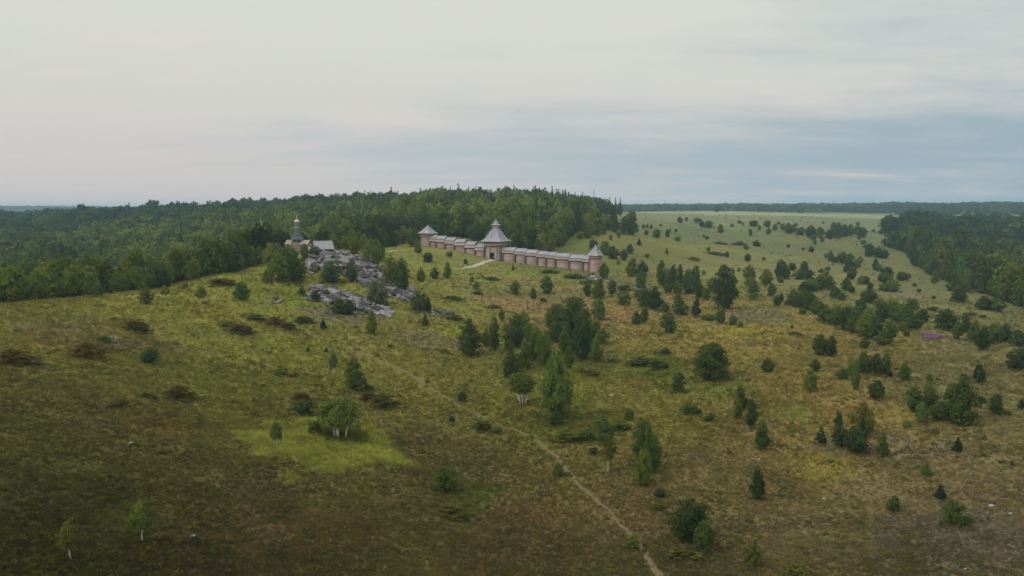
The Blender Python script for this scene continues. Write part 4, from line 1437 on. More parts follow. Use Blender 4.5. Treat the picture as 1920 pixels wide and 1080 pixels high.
    (723, 580, 14, 14, 'round', 'deep', 'small dark bush at the right end of the lower outcrop'),
    (758, 557, 12, 14, 'round', 'deep', 'small dark bush on the end of the long outcrop'),
    # between the hill and the fort
    (803, 491, 18, 19, 'round', 'deep', 'round dark bush on the meadow below the left rampart'),
    (784, 474, 24, 16, 'oval', 'mid', 'small green tree in front of the far corner tower'),
    (843, 481, 10, 12, 'round', 'dark', 'small bush close below the left rampart'),
    (873, 496, 11, 8, 'round', 'dark', 'tiny bush above the gate path'),
    (815, 523, 22, 18, 'round', 'dark', 'left of two small trees on meadow below the left rampart'),
    (839, 521, 30, 18, 'oval', 'mid', 'right of two small trees on meadow below the left rampart'),
    (776, 463, 36, 22, 'oval', 'dark', 'dark tree left of the far corner tower'),
    (742, 462, 26, 13, 'oval', 'dark', 'narrow tree alone left of the far corner tower'),
    (962, 507, 14, 8, 'spruce', 'dark', 'tiny tree alone below the right rampart'),
    (1025, 550, 34, 23, 'oval', 'dark', 'oval tree alone on the slope below the right rampart'),
    (1000, 561, 22, 15, 'oval', 'dark', 'small tree left of the oval tree below the right rampart'),
    (966, 552, 26, 20, 'round', 'mid', 'bushy small tree below the gate'),
    (893, 543, 16, 13, 'round', 'mid', 'small bush on the meadow below the gate path'),
    (885, 533, 16, 10, 'slim', 'light', 'pale sapling above the small bush below the gate path'),
    (1019, 567, 9, 11, 'round', 'deep', 'tiny dark bush below the oval tree'),
]:
    T(*it)

# --- groups
row('the trees crowded in the central grove', 'trees of the central grove', [
    (965, 632, 46, 40, 'oval', 'mid'), (982, 612, 30, 18, 'oval', 'mid'), (957, 645, 30, 24, 'oval', 'dark'), (990, 640, 36, 26, 'oval', 'mid'), (972, 652, 36, 22, 'oval', 'deep'),
    (954, 657, 22, 18, 'round', 'mid'), (984, 692, 62, 32, 'cone', 'mid'), (960, 700, 46, 30, 'oval', 'dark'), (952, 708, 26, 18, 'oval', 'deep'), (1004, 676, 62, 34, 'oval', 'dark'), (1020, 684, 66, 30, 'oval', 'mid'),
    (1045, 640, 72, 48, 'oval', 'dark'), (1070, 632, 66, 38, 'oval', 'dark'), (1038, 610, 40, 26, 'oval', 'mid'), (1090, 673, 88, 42, 'oval', 'deep'), (1116, 680, 46, 26, 'oval', 'mid'), (1058, 662, 50, 26, 'oval', 'mid'),
    (1066, 690, 42, 20, 'oval', 'mid'), (1106, 636, 40, 34, 'oval', 'mid'), (1129, 646, 30, 26, 'round', 'mid'), (1119, 622, 26, 14, 'oval', 'light')])
row('the bushes and trees above the central grove', 'trees above the central grove', [
    (1077, 583, 27, 40, 'round', 'dark'), (1122, 601, 44, 28, 'oval', 'mid'), (1097, 600, 20, 20, 'round', 'dark'), (1101, 556, 28, 15, 'oval', 'dark'), (1123, 560, 40, 26, 'oval', 'mid')])
row('the trees along the gully below the lower tower', 'gully trees', [
    (1170, 572, 28, 26, 'round', 'mid'), (1148, 551, 28, 20, 'oval', 'cool'), (1132, 522, 30, 18, 'oval', 'mid'), (1185, 518, 36, 22, 'oval', 'mid'), (1204, 518, 30, 20, 'oval', 'dark'), (1202, 541, 33, 21, 'oval', 'mid'),
    (1226, 581, 44, 34, 'oval', 'deep'), (1208, 576, 38, 26, 'oval', 'dark'), (1240, 535, 48, 19, 'oval', 'dark'), (1252, 550, 50, 22, 'cone', 'dark'), (1263, 536, 40, 20, 'oval', 'deep'), (1275, 536, 40, 13, 'oval', 'deep'),
    (1270, 551, 28, 20, 'oval', 'mid'), (1292, 550, 46, 28, 'oval', 'dark'), (1304, 548, 50, 18, 'oval', 'dark'), (1311, 557, 30, 17, 'oval', 'deep'), (1324, 562, 22, 18, 'round', 'mid'), (1335, 545, 26, 16, 'oval', 'mid'),
    (1247, 585, 18, 18, 'round', 'cool'), (1276, 590, 28, 30, 'round', 'dark'), (1305, 594, 38, 18, 'oval', 'deep'), (1271, 570, 22, 15, 'oval', 'mid')])
row('the small trees on the open slope below the gully', 'small trees below the gully', [
    (1193, 608, 25, 19, 'oval', 'dark'), (1208, 605, 33, 15, 'oval', 'mid'), (1253, 624, 38, 30, 'oval', 'dark'), (1275, 634, 10, 12, 'round', 'mid'), (1351, 607, 33, 16, 'oval', 'dark'), (1374, 610, 19, 16, 'round', 'dark'), (1387, 614, 11, 12, 'round', 'dark')])
row('the small trees behind the lower corner tower', 'trees behind the lower tower', [
    (1135, 478, 26, 22, 'round', 'mid'), (1149, 485, 24, 24, 'round', 'dark'), (1170, 488, 21, 15, 'oval', 'deep'), (1181, 476, 20, 12, 'oval', 'deep'), (1198, 460, 14, 12, 'spruce', 'pine'), (1159, 496, 8, 8, 'round', 'mid')])
row('the small trees dotted over the far plateau field', 'small trees on the plateau', [
    (1250, 476, 14, 9, 'spruce', 'dark'), (1213, 483, 8, 9, 'round', 'dark'), (1363, 482, 11, 8, 'round', 'deep'), (1251, 445, 15, 9, 'oval', 'dark'), (1231, 446, 17, 15, 'round', 'dark'), (1256, 437, 9, 6, 'round', 'dark'), (1212, 441, 10, 9, 'round', 'dark'),
    (1145, 450, 10, 7, 'oval', 'mid'), (1160, 446, 18, 10, 'oval', 'light'), (1267, 435, 6, 6, 'round', 'deep'), (1328, 472, 9, 7, 'oval', 'mid'), (1351, 437, 17, 12, 'oval', 'dark'), (1275, 418, 12, 10, 'oval', 'deep'), (1287, 415, 8, 6, 'round', 'dark'),
    (1308, 417, 9, 15, 'round', 'dark'), (1316, 426, 13, 9, 'oval', 'deep'), (1329, 427, 14, 15, 'round', 'dark'), (1386, 419, 6, 9, 'round', 'dark'), (1372, 426, 7, 8, 'round', 'mid'), (1413, 425, 12, 17, 'round', 'deep'), (1438, 426, 13, 13, 'round', 'dark'),
    (1423, 432, 11, 7, 'oval', 'mid'), (1441, 440, 13, 10, 'oval', 'dark'), (1453, 433, 14, 9, 'oval', 'dark'), (1407, 436, 7, 8, 'round', 'mid'), (1206, 429, 9, 6, 'oval', 'dark'), (1213, 428, 8, 6, 'oval', 'dark'), (1221, 429, 9, 7, 'oval', 'dark'),
    (1239, 424, 4, 5, 'round', 'deep'), (1320, 445, 5, 5, 'round', 'deep'), (1326, 449, 6, 8, 'round', 'dark'), (1432, 488, 6, 7, 'round', 'deep'), (1521, 473, 11, 11, 'round', 'deep'), (1506, 469, 5, 7, 'round', 'deep'), (1552, 507, 7, 12, 'round', 'deep'),
    (1539, 511, 7, 11, 'round', 'deep'), (1385, 509, 8, 7, 'round', 'mid'), (1319, 515, 9, 8, 'round', 'mid'), (1650, 438, 7, 8, 'round', 'dark'), (1270, 452, 10, 14, 'round', 'mid')])
row('the wooded clump on the plateau before the far field', 'clump on the plateau', [
    (1478, 438, 20, 17, 'oval', 'dark'), (1487, 436, 16, 14, 'oval', 'dark'), (1498, 441, 13, 16, 'round', 'dark'), (1468, 432, 14, 12, 'oval', 'mid'), (1502, 441, 15, 15, 'round', 'dark'), (1520, 446, 24, 18, 'oval', 'deep'), (1537, 444, 18, 19, 'round', 'dark'),
    (1555, 448, 18, 15, 'round', 'deep'), (1571, 447, 30, 20, 'oval', 'dark'), (1582, 444, 24, 18, 'oval', 'deep'), (1593, 442, 22, 19, 'oval', 'dark'), (1607, 440, 18, 16, 'oval', 'dark'), (1616, 445, 19, 18, 'round', 'deep'), (1525, 451, 10, 11, 'round', 'mid'), (1563, 432, 16, 12, 'oval', 'dark')])
row('the trees scattered on the far right slope', 'trees on the far right slope', [
    (1557, 490, 20, 12, 'oval', 'dark'), (1549, 484, 10, 9, 'round', 'mid'), (1578, 493, 20, 22, 'round', 'dark'), (1592, 495, 20, 20, 'round', 'dark'), (1641, 507, 23, 11, 'oval', 'deep'), (1596, 524, 27, 21, 'oval', 'dark'), (1631, 543, 15, 14, 'oval', 'deep'),
    (1630, 481, 18, 17, 'oval', 'deep'), (1645, 483, 20, 20, 'round', 'deep'), (1658, 485, 18, 15, 'oval', 'deep'), (1690, 526, 17, 18, 'round', 'dark'), (1700, 525, 14, 14, 'round', 'dark'), (1752, 532, 27, 15, 'oval', 'mid'), (1612, 492, 10, 12, 'round', 'mid'),
    (1797, 567, 34, 30, 'oval', 'dark'), (1791, 547, 22, 26, 'oval', 'dark'), (1813, 548, 17, 19, 'round', 'dark'), (1844, 581, 25, 30, 'round', 'deep'), (1866, 584, 27, 28, 'oval', 'dark'), (1668, 437, 14, 13, 'round', 'dark'), (1683, 456, 20, 20, 'oval', 'dark'),
    (1669, 464, 18, 18, 'oval', 'dark'), (1659, 461, 14, 12, 'oval', 'deep'), (1701, 464, 15, 18, 'round', 'dark'), (1715, 537, 6, 9, 'round', 'deep'), (1723, 547, 6, 8, 'round', 'deep'), (1750, 560, 6, 8, 'round', 'deep'), (1748, 582, 7, 20, 'round', 'deep'),
    (1823, 592, 7, 16, 'round', 'deep'), (1843, 596, 6, 12, 'round', 'deep'), (1663, 520, 20, 22, 'round', 'deep'), (1660, 545, 14, 26, 'round', 'dark')])
row('the trees on the middle right between gully and hedge row', 'trees between gully and hedge', [
    (1405, 528, 31, 24, 'oval', 'dark'), (1412, 541, 18, 16, 'round', 'mid'), (1412, 563, 15, 14, 'round', 'mid'), (1464, 523, 36, 20, 'oval', 'deep'), (1474, 523, 24, 16, 'oval', 'dark'), (1436, 535, 32, 22, 'oval', 'mid'), (1447, 555, 25, 13, 'oval', 'dark'),
    (1457, 574, 21, 15, 'oval', 'deep'), (1465, 566, 17, 9, 'oval', 'deep'), (1508, 511, 22, 18, 'oval', 'deep'), (1500, 524, 19, 26, 'round', 'dark'), (1520, 543, 21, 26, 'round', 'mid'), (1538, 543, 29, 22, 'oval', 'dark'), (1553, 542, 27, 22, 'oval', 'dark'),
    (1586, 545, 25, 18, 'oval', 'dark'), (1565, 559, 24, 18, 'oval', 'dark'), (1577, 563, 16, 19, 'round', 'dark'), (1597, 549, 13, 12, 'round', 'deep'), (1485, 616, 9, 9, 'spruce', 'pine'), (1463, 530, 12, 14, 'round', 'mid'), (1505, 590, 12, 14, 'round', 'dark')])
row('the dense hedge row running down the right slope', 'trees of the hedge row', [
    (1486, 573, 31, 26, 'oval', 'dark'), (1504, 577, 36, 30, 'oval', 'dark'), (1519, 582, 34, 28, 'oval', 'deep'), (1534, 590, 28, 26, 'oval', 'mid'), (1549, 604, 32, 30, 'oval', 'dark'), (1566, 609, 38, 32, 'oval', 'mid'), (1584, 618, 42, 34, 'oval', 'deep'),
    (1603, 626, 46, 34, 'oval', 'dark'), (1622, 633, 46, 36, 'oval', 'mid'), (1640, 636, 42, 32, 'oval', 'dark'), (1656, 648, 34, 26, 'oval', 'mid'), (1668, 642, 40, 24, 'oval', 'dark'), (1628, 568, 28, 30, 'oval', 'dark'), (1614, 584, 24, 22, 'oval', 'deep'),
    (1653, 604, 34, 26, 'oval', 'deep'), (1675, 602, 30, 26, 'oval', 'mid'), (1688, 608, 28, 24, 'oval', 'dark'), (1707, 615, 35, 36, 'oval', 'dark'), (1730, 605, 28, 20, 'oval', 'deep'), (1694, 621, 19, 19, 'round', 'mid'), (1710, 582, 22, 22, 'round', 'dark'),
    (1672, 582, 24, 26, 'oval', 'mid'), (1650, 580, 22, 22, 'oval', 'mid'), (1692, 590, 22, 22, 'oval', 'mid'), (1590, 600, 26, 26, 'oval', 'mid'), (1606, 600, 28, 26, 'oval', 'dark'), (1632, 608, 30, 28, 'oval', 'mid'), (1621, 654, 22, 17, 'round', 'dark'), (1700, 631, 10, 12, 'round', 'deep')])
rq = random.Random(77)
fill = []
while len(fill) < 46:
    u_, v_ = (rq.uniform(1390, 1700), rq.uniform(418, 470)) if len(fill) < 24 else (rq.uniform(1400, 1680), rq.uniform(488, 556))
    sz = (v_ - 392) * rq.uniform(0.07, 0.15) + 2
    x_, y_ = hit(u_, v_)[:2]
    if wood_mask(np.array([x_]), np.array([y_]))[0]: continue
    fill.append((round(u_, 1), round(v_, 1), sz, sz * rq.uniform(0.8, 1.2), rq.choice(['round', 'oval']), rq.choice(['dark', 'mid', 'deep'])))
row('the small bushes sprinkled between the trees of the right fields', 'bushes of the right fields', fill)
row('the dark trees right of the pink flowers', 'trees right of the pink flowers', [
    (1773, 617, 37, 42, 'round', 'deep'), (1795, 638, 35, 19, 'oval', 'dark'), (1809, 624, 38, 22, 'oval', 'dark'), (1826, 640, 40, 26, 'oval', 'dark'), (1842, 656, 46, 30, 'oval', 'deep'), (1866, 642, 36, 32, 'round', 'dark'), (1884, 640, 32, 26, 'round', 'deep'), (1908, 650, 30, 30, 'round', 'deep')])
row('the low brown and green shrub mounds on the slopes', 'low juniper mounds', [
    (255, 620, 24, 58, 'mound', 'brown'), (28, 682, 30, 72, 'mound', 'brown'), (165, 670, 30, 66, 'mound', 'brown'), (338, 748, 28, 56, 'mound', 'brown'), (222, 762, 18, 44, 'mound', 'olive'), (565, 750, 16, 42, 'mound', 'brown'), (690, 752, 20, 40, 'mound', 'brown'),
    (722, 766, 32, 62, 'mound', 'olive'), (450, 624, 20, 56, 'mound', 'brown'), (425, 612, 12, 40, 'mound', 'olive'), (515, 610, 18, 50, 'mound', 'brown'), (540, 618, 16, 36, 'mound', 'brown'), (570, 606, 16, 46, 'mound', 'olive'), (480, 600, 12, 40, 'mound', 'olive'),
    (415, 534, 14, 64, 'mound', 'brown'), (1200, 686, 20, 60, 'mound', 'olive'), (1235, 692, 22, 50, 'mound', 'dark'), (1150, 680, 10, 30, 'mound', 'olive'), (1248, 664, 12, 26, 'mound', 'deep'), (905, 808, 22, 44, 'mound', 'olive'), (930, 812, 14, 30, 'mound', 'olive'), (850, 968, 26, 70, 'mound', 'olive'),
    (1110, 706, 16, 36, 'mound', 'olive'), (1090, 700, 12, 28, 'mound', 'olive'), (1065, 826, 22, 60, 'mound', 'mid'), (1100, 826, 24, 40, 'mound', 'dark'), (1130, 806, 30, 40, 'mound', 'mid'), (1165, 806, 16, 44, 'mound', 'dark'), (1295, 776, 20, 50, 'mound', 'dark'), (1330, 790, 16, 20, 'mound', 'dark'),
    (1275, 1042, 18, 60, 'mound', 'olive'), (1310, 1050, 16, 40, 'mound', 'olive'), (1235, 955, 12, 36, 'mound', 'olive'), (275, 745, 12, 40, 'mound', 'olive'), (195, 640, 12, 30, 'mound', 'dark'), (300, 850, 8, 24, 'mound', 'olive'), (1490, 628, 8, 34, 'mound', 'olive'), (1880, 778, 10, 40, 'mound', 'deep'),
    (1350, 458, 6, 34, 'mound', 'dark'), (1385, 460, 8, 34, 'mound', 'dark'), (1340, 478, 7, 50, 'mound', 'dark'), (1300, 488, 8, 28, 'mound', 'olive'), (1030, 512, 8, 44, 'mound', 'dark'), (1075, 522, 10, 50, 'mound', 'mid'), (1105, 532, 10, 40, 'mound', 'mid'), (920, 525, 7, 40, 'mound', 'olive'), (895, 552, 8, 24, 'mound', 'dark'),
    (850, 562, 8, 44, 'mound', 'dark'), (925, 578, 8, 30, 'mound', 'olive'), (832, 662, 8, 26, 'mound', 'olive'), (1200, 556, 14, 30, 'mound', 'dark'), (1170, 545, 12, 34, 'mound', 'dark'), (1330, 600, 10, 40, 'mound', 'dark'), (1505, 1030, 8, 20, 'mound', 'olive'), (850, 600, 12, 40, 'mound', 'olive'), (1540, 586, 10, 20, 'mound', 'dark')])

row('the small bushes rooted in the two large outcrops', 'bushes on the outcrops', [
    (600, 500, 10, 16, 'round', 'dark'), (690, 517, 9, 20, 'round', 'olive'), (676, 506, 8, 16, 'round', 'mid'), (735, 548, 10, 16, 'round', 'dark'), (640, 558, 8, 18, 'round', 'olive'), (690, 576, 8, 16, 'round', 'dark'), (640, 500, 8, 14, 'round', 'mid'), (760, 552, 8, 14, 'round', 'dark'), (612, 552, 7, 14, 'round', 'olive'), (588, 510, 8, 18, 'round', 'olive')])
row('the trees at the clearing behind the right rampart', 'trees at the clearing', [
    (1034, 453, 24, 18, 'oval', 'mid'), (1051, 462, 20, 16, 'round', 'mid'), (1060, 452, 12, 12, 'round', 'mid'), (1072, 442, 32, 20, 'oval', 'dark'), (1088, 447, 14, 14, 'round', 'light'), (1104, 446, 26, 18, 'oval', 'mid'), (1096, 440, 24, 16, 'oval', 'dark'),
    (1120, 443, 22, 14, 'oval', 'mid'), (1131, 440, 24, 14, 'oval', 'mid'), (1112, 466, 18, 20, 'oval', 'dark'), (1046, 446, 26, 18, 'oval', 'dark'), (1140, 432, 20, 16, 'oval', 'dark')])
row('the bushes behind the left rampart', 'bushes behind the left rampart', [
    (833, 437, 14, 16, 'round', 'light'), (846, 438, 20, 16, 'oval', 'mid'), (862, 441, 16, 16, 'round', 'light'), (878, 440, 22, 18, 'oval', 'mid'), (893, 444, 14, 14, 'round', 'mid'), (818, 436, 24, 14, 'oval', 'dark')])

# --- the dead tree on the outcrop and the bare shrub by the church
x, y, z, mm_ = hit(695, 502)
m = MB(); rg = random.Random(3)
m.tube([(0, 0, -0.5), (0.1, 0, 2.2), (0.0, 0.1, 4.2), (0.2, 0, 6.6)], [0.22, 0.17, 0.11, 0.03], 6)
dt = m.build('trunk', m_dead, None, smooth=True)
droot = empty('dead_tree', (x, y, z)); dt.parent = droot
for k in range(12):
    m = MB(); a_ = rg.uniform(0, 6.28); h0 = rg.uniform(1.5, 5.2); L_ = (6.6 - h0) * 0.62
    m.tube([(0.05, 0, h0), (math.cos(a_) * L_ * 0.5, math.sin(a_) * L_ * 0.5, h0 + L_ * 0.3), (math.cos(a_) * L_, math.sin(a_) * L_, h0 + L_ * 0.9)], [0.09, 0.06, 0.02], 5)
    m.build('branch', m_dead, droot)
tag(droot, 'bare white dead tree on the crest of the long outcrop', 'dead tree')
x, y, z, mm_ = at_range(526, 346)
m = MB()
for k in range(16):
    a_ = rg.uniform(0, 6.28); L_ = rg.uniform(0.8, 2.4)
    m.tube([(0, 0, -0.5), (math.cos(a_) * L_ * 0.4, math.sin(a_) * L_ * 0.4, 3.2), (math.cos(a_) * L_, math.sin(a_) * L_, rg.uniform(5.0, 7.0))], [0.09, 0.06, 0.015], 4)
tag(m.build('dead_shrub', m_dead, None, loc=(x, y, z)), 'grey leafless shrub at the left side of the church', 'dead shrub')

# --- the front trees of the woods, one by one
def edge_row(u0, u1, step, kinds, hts, desc, group, edge_fn, seed, dr=(2, 16)):
    rg = random.Random(seed)
    us = []; u = u0
    while u < u1:
        us.append(u + rg.uniform(-0.3, 0.3) * step); u += step
    us.sort()
    for k, u in enumerate(us):
        r = edge_fn(u) + rg.uniform(*dr)
        x, y, z, m_ = at_range(u, r)
        h = rg.uniform(*hts) ; kind, tint = rg.choice(kinds)
        wd = h * (rg.uniform(0.34, 0.46) if kind == 'spruce' else rg.uniform(0.48, 0.68))
        plant(x, y, z, h, wd, kind, tint, '%s tree from the left %s' % (ordinal(k), desc), group, h / m_, 'tree')


eL = lambda u: float(np.interp(u, WOOD_L[:, 0], WOOD_L[:, 1]))
eR = lambda u: float(np.interp(u, [1672, 1690, 1712, 1745, 1800, 1850, 1900, 1960, 2300], [1250, 900, 690, 620, 550, 495, 445, 410, 350]))
BR = [('oval', 'mid'), ('oval', 'light'), ('birch', 'light'), ('oval', 'light'), ('birch', 'mid'), ('oval', 'dark'), ('round', 'light')]
edge_row(-25, 640, 17, BR, (6.5, 11.5), 'along the front of the wood on the left crest', 'front trees of the left wood', eL, 11, (1, 12))
edge_row(648, 960, 12, BR + [('oval', 'dark'), ('spruce', 'deep')], (9, 15), 'along the wood behind the left rampart', 'front trees behind the left rampart', eL, 12, (-14, 16))
edge_row(962, 1150, 8, BR + [('oval', 'dark'), ('oval', 'deep'), ('spruce', 'deep')], (10, 18), 'along the wood behind the right rampart', 'front trees behind the right rampart', eL, 13, (-30, 22))
edge_row(1692, 1945, 13, [('oval', 'dark'), ('oval', 'mid'), ('round', 'dark'), ('oval', 'deep'), ('round', 'mid')], (9, 15), 'along the front of the right wood', 'front trees of the right wood', eR, 14, (0, 20))
for it in [(1183, 440, 44, 30, 'oval', 'dark', 'big round crowned tree alone right of the hill wood'), (1170, 440, 34, 18, 'oval', 'dark', 'tree leaning on the big round crowned tree by hill wood'), (1154, 436, 26, 18, 'oval', 'deep', 'small dark tree between hill wood and big round crowned tree'),
           (1865, 516, 25, 46, 'round', 'grey', 'broad pale grey green willow at the edge of the right wood'), (1345, 397.5, 13, 14, 'oval', 'deep', 'lone dark tree standing on the far field against the horizon wood')]:
    T(*it)

# ------------------------------------------------------------------ points that carry copies: woods, grass, heath (geometry nodes)
def scatter(name, pts, rot, scl, tint, idx, protos):
    pc_ = bpy.data.collections.new(name + '_kinds')
    for p in protos: pc_.objects.link(p)
    me = bpy.data.meshes.new(name)
    n = len(pts)
    me.vertices.add(n); me.vertices.foreach_set('co', np.asarray(pts, np.float32).ravel())
    a_ = me.attributes.new('rot', 'FLOAT_VECTOR', 'POINT'); a_.data.foreach_set('vector', np.asarray(rot, np.float32).ravel())
    a_ = me.attributes.new('scl', 'FLOAT_VECTOR', 'POINT'); a_.data.foreach_set('vector', np.asarray(scl, np.float32).ravel())
    a_ = me.attributes.new('idx', 'INT', 'POINT'); a_.data.foreach_set('value', np.asarray(idx, np.int32))
    a_ = me.attributes.new('tint', 'FLOAT_COLOR', 'POINT'); a_.data.foreach_set('color', np.c_[np.asarray(tint, np.float32), np.ones(n, np.float32)].astype(np.float32).ravel())
    o = obj(name, me)
    gt_ = bpy.data.node_groups.new(name + '_nodes', 'GeometryNodeTree')
    gt_.interface.new_socket('Geometry', in_out='INPUT', socket_type='NodeSocketGeometry')
    gt_.interface.new_socket('Geometry', in_out='OUTPUT', socket_type='NodeSocketGeometry')
    N = gt_.nodes; L_ = gt_.links
    gi = N.new('NodeGroupInput'); go = N.new('NodeGroupOutput')
    ci = N.new('GeometryNodeCollectionInfo'); ci.inputs['Collection'].default_value = pc_
    ci.inputs['Separate Children'].default_value = True; ci.inputs['Reset Children'].default_value = True
    ip = N.new('GeometryNodeInstanceOnPoints')
    L_.new(gi.outputs[0], ip.inputs['Points']); L_.new(ci.outputs[0], ip.inputs['Instance'])
    ip.inputs['Pick Instance'].default_value = True

    def na_(nm, ty):
        q = N.new('GeometryNodeInputNamedAttribute'); q.data_type = ty; q.inputs['Name'].default_value = nm
        return q.outputs['Attribute']
    L_.new(na_('idx', 'INT'), ip.inputs['Instance Index'])
    e2r = N.new('FunctionNodeEulerToRotation'); L_.new(na_('rot', 'FLOAT_VECTOR'), e2r.inputs[0])
    L_.new(e2r.outputs[0], ip.inputs['Rotation'])
    L_.new(na_('scl', 'FLOAT_VECTOR'), ip.inputs['Scale'])
    L_.new(ip.outputs[0], go.inputs[0])
    md = o.modifiers.new('copies', 'NODES'); md.node_group = gt_
    return o


def wood_proto(kind, seed, n, leaf):
    V, Fq, c_ = crown_arrays(kind, seed, n, leaf)
    m_ = MB(); m_.tube([(0, 0, -0.05), (0, 0, 0.5), (0, 0, 0.85)], [0.022, 0.016, 0.004], 5, caps=False)
    nv = len(V)
    V2 = np.r_[V, np.array(m_.v)]; F2 = np.r_[Fq, np.array(m_.f) + nv]
    me = mesh_np('wood_tree', V2, F2, [m_leaf_i, m_bark])
    mi = np.zeros(len(F2), np.int32); mi[len(Fq):] = 1
    me.polygons.foreach_set('material_index', mi)
    return bpy.data.objects.new('wood_tree', me)


protos = [wood_proto('oval', 301, 620, 0.07), wood_proto('oval', 302, 620, 0.07), wood_proto('birch', 303, 620, 0.07), wood_proto('round', 304, 620, 0.075), wood_proto('oval', 305, 620, 0.07), wood_proto('spruce', 306, 680, 0.055), wood_proto('spruce', 307, 680, 0.055),
          wood_proto('oval', 311, 1700, 0.042), wood_proto('birch', 312, 1700, 0.042), wood_proto('oval', 313, 1700, 0.042), wood_proto('spruce', 314, 1700, 0.036)]


def wood_points():
    X, Y = [], []
    lr = math.log(205.0)
    while lr < math.log(7600):
        r = math.exp(lr)
        st = max(4.8, r * 0.0088) if r < 2600 else r * 0.0064
        nth = int(1.56 * r / st)
        th = -0.78 + (np.arange(nth) + rng.uniform(0.05, 0.95, nth)) * 1.56 / nth
        q = r + rng.uniform(-0.5, 0.5, nth) * st
        X.append(np.sin(th) * q); Y.append(np.cos(th) * q)
        lr += st / r
    X = np.concatenate(X); Y = np.concatenate(Y)
    k = wood_mask(X, Y) & (rng.uniform(0, 1, len(X)) < 0.86)
    return X[k], Y[k]


wx, wy = wood_points()
wr = np.hypot(wx, wy)
wz = height(wx, wy)
# keep only what a viewer near the drone could see the top of, drop the far valley floor beyond sight
n = len(wx)
sp = fbm(wx / 60, wy / 60, 51, 3) + rng.uniform(-0.18, 0.18, n)
hilltop = sstep(-30, 40, wz - ZC + 10) * (wr < 1300)
con = (sp + 0.16 * hilltop - 0.10 * (np.arctan2(wx, wy) < A(650))) > 0.73
idx = np.where(con, 5 + rng.integers(0, 2, n), rng.integers(0, 5, n))
idx = np.where(wr < 620, np.where(con, 10, 7 + rng.integers(0, 3, n)), idx)
hgt = rng.uniform(10, 20, n) * np.where(con, 1.15, 1.0) * (0.66 + 0.66 * fbm(wx / 40, wy / 40, 61, 3)) * (1 + 0.22 * sstep(420, 600, wr) * (wr < 1300))
nearf = 1 - sstep(240, 420, wr)
hgt = hgt * (1 - 0.22 * nearf)
hgt = np.where(wr > 2300, hgt * 1.1, hgt)
wid = np.where(con, hgt * rng.uniform(0.30, 0.40, n), hgt * rng.uniform(0.46, 0.72, n) * (1 + 0.2 * sstep(600, 900, wr))) * np.where(wr > 900, 1.15 + (wr - 900) / 3500, 1.0)
tA = np.array(TINT['mid']); tB = np.array(TINT['dark']); tC = np.array(TINT['light']); tD = np.array(TINT['deep'])
q = np.clip((fbm(wx / 70, wy / 70, 71, 3) - 0.5) * 2.6 + 0.42 + rng.uniform(-0.32, 0.32, n), 0, 1)[:, None]
tint = np.where(q < 0.5, tB + (tA - tB) * q * 2, tA + (tC - tA) * (q - 0.5) * 1.6)
tint = tint * rng.uniform(0.6, 1.45, (n, 1)) * (1 + rng.normal(0, 0.08, (n, 1)) * np.array([[1.0, 0.0, -0.6]]))
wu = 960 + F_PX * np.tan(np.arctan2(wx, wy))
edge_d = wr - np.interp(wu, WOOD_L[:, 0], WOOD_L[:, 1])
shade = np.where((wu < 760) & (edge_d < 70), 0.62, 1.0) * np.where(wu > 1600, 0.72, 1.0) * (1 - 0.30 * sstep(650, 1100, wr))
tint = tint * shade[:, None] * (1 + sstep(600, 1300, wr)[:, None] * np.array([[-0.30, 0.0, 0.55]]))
tint = np.where(con[:, None], tD * rng.uniform(0.85, 1.25, n)[:, None], tint)
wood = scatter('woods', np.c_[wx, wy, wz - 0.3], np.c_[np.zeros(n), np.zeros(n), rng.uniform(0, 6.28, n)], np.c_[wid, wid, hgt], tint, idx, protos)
tag(wood, 'dense mixed green wood covering the hills behind the meadow', 'wood', kind='stuff')
print('wood trees', n)

# grass tufts and heath shrublets in the near meadow
def tuft(seed, nb, h, wdt, spread):
    rg_ = np.random.default_rng(seed)
    vs, fs = [], []
    for k in range(nb):
        a_ = rg_.uniform(0, 6.28); b_ = rg_.uniform(0, spread); q_ = rg_.uniform(0, 6.28)
        p = np.array([b_ * math.cos(a_), b_ * math.sin(a_), 0]); ln = h * rg_.uniform(0.55, 1.1)
        d = np.array([math.cos(q_), math.sin(q_), 0]); lean = np.array([math.cos(a_), math.sin(a_), 0]) * ln * rg_.uniform(0.1, 0.6)
        s = len(vs)
        vs += [p - d * wdt, p + d * wdt, p + lean * 0.4 + np.array([0, 0, ln * 0.6]) + d * wdt * 0.7, p + lean * 0.4 + np.array([0, 0, ln * 0.6]) - d * wdt * 0.7, p + lean + np.array([0, 0, ln])]
        fs += [(s, s + 1, s + 2), (s, s + 2, s + 3), (s + 3, s + 2, s + 4)]
    me = mesh_np('tuft', np.array(vs), np.array(fs), [m_leaf_i])
    return bpy.data.objects.new('tuft', me)


def shrublet(seed, nl):
    V, Fq, c_ = crown_arrays('mound', seed, nl, 0.11)
    return bpy.data.objects.new('shrublet', mesh_np('shrublet', V, Fq, [m_leaf_i]))


def sector_points(n, r0, r1, power):
    """random points in the field of view, thinning out with range"""
    u_ = rng.uniform(0, 1, n)
    e = 2 - power
    r = (r0 ** e + u_ * (r1 ** e - r0 ** e)) ** (1 / e)
    th = rng.uniform(-0.72, 0.72, n)
    return np.sin(th) * r, np.cos(th) * r


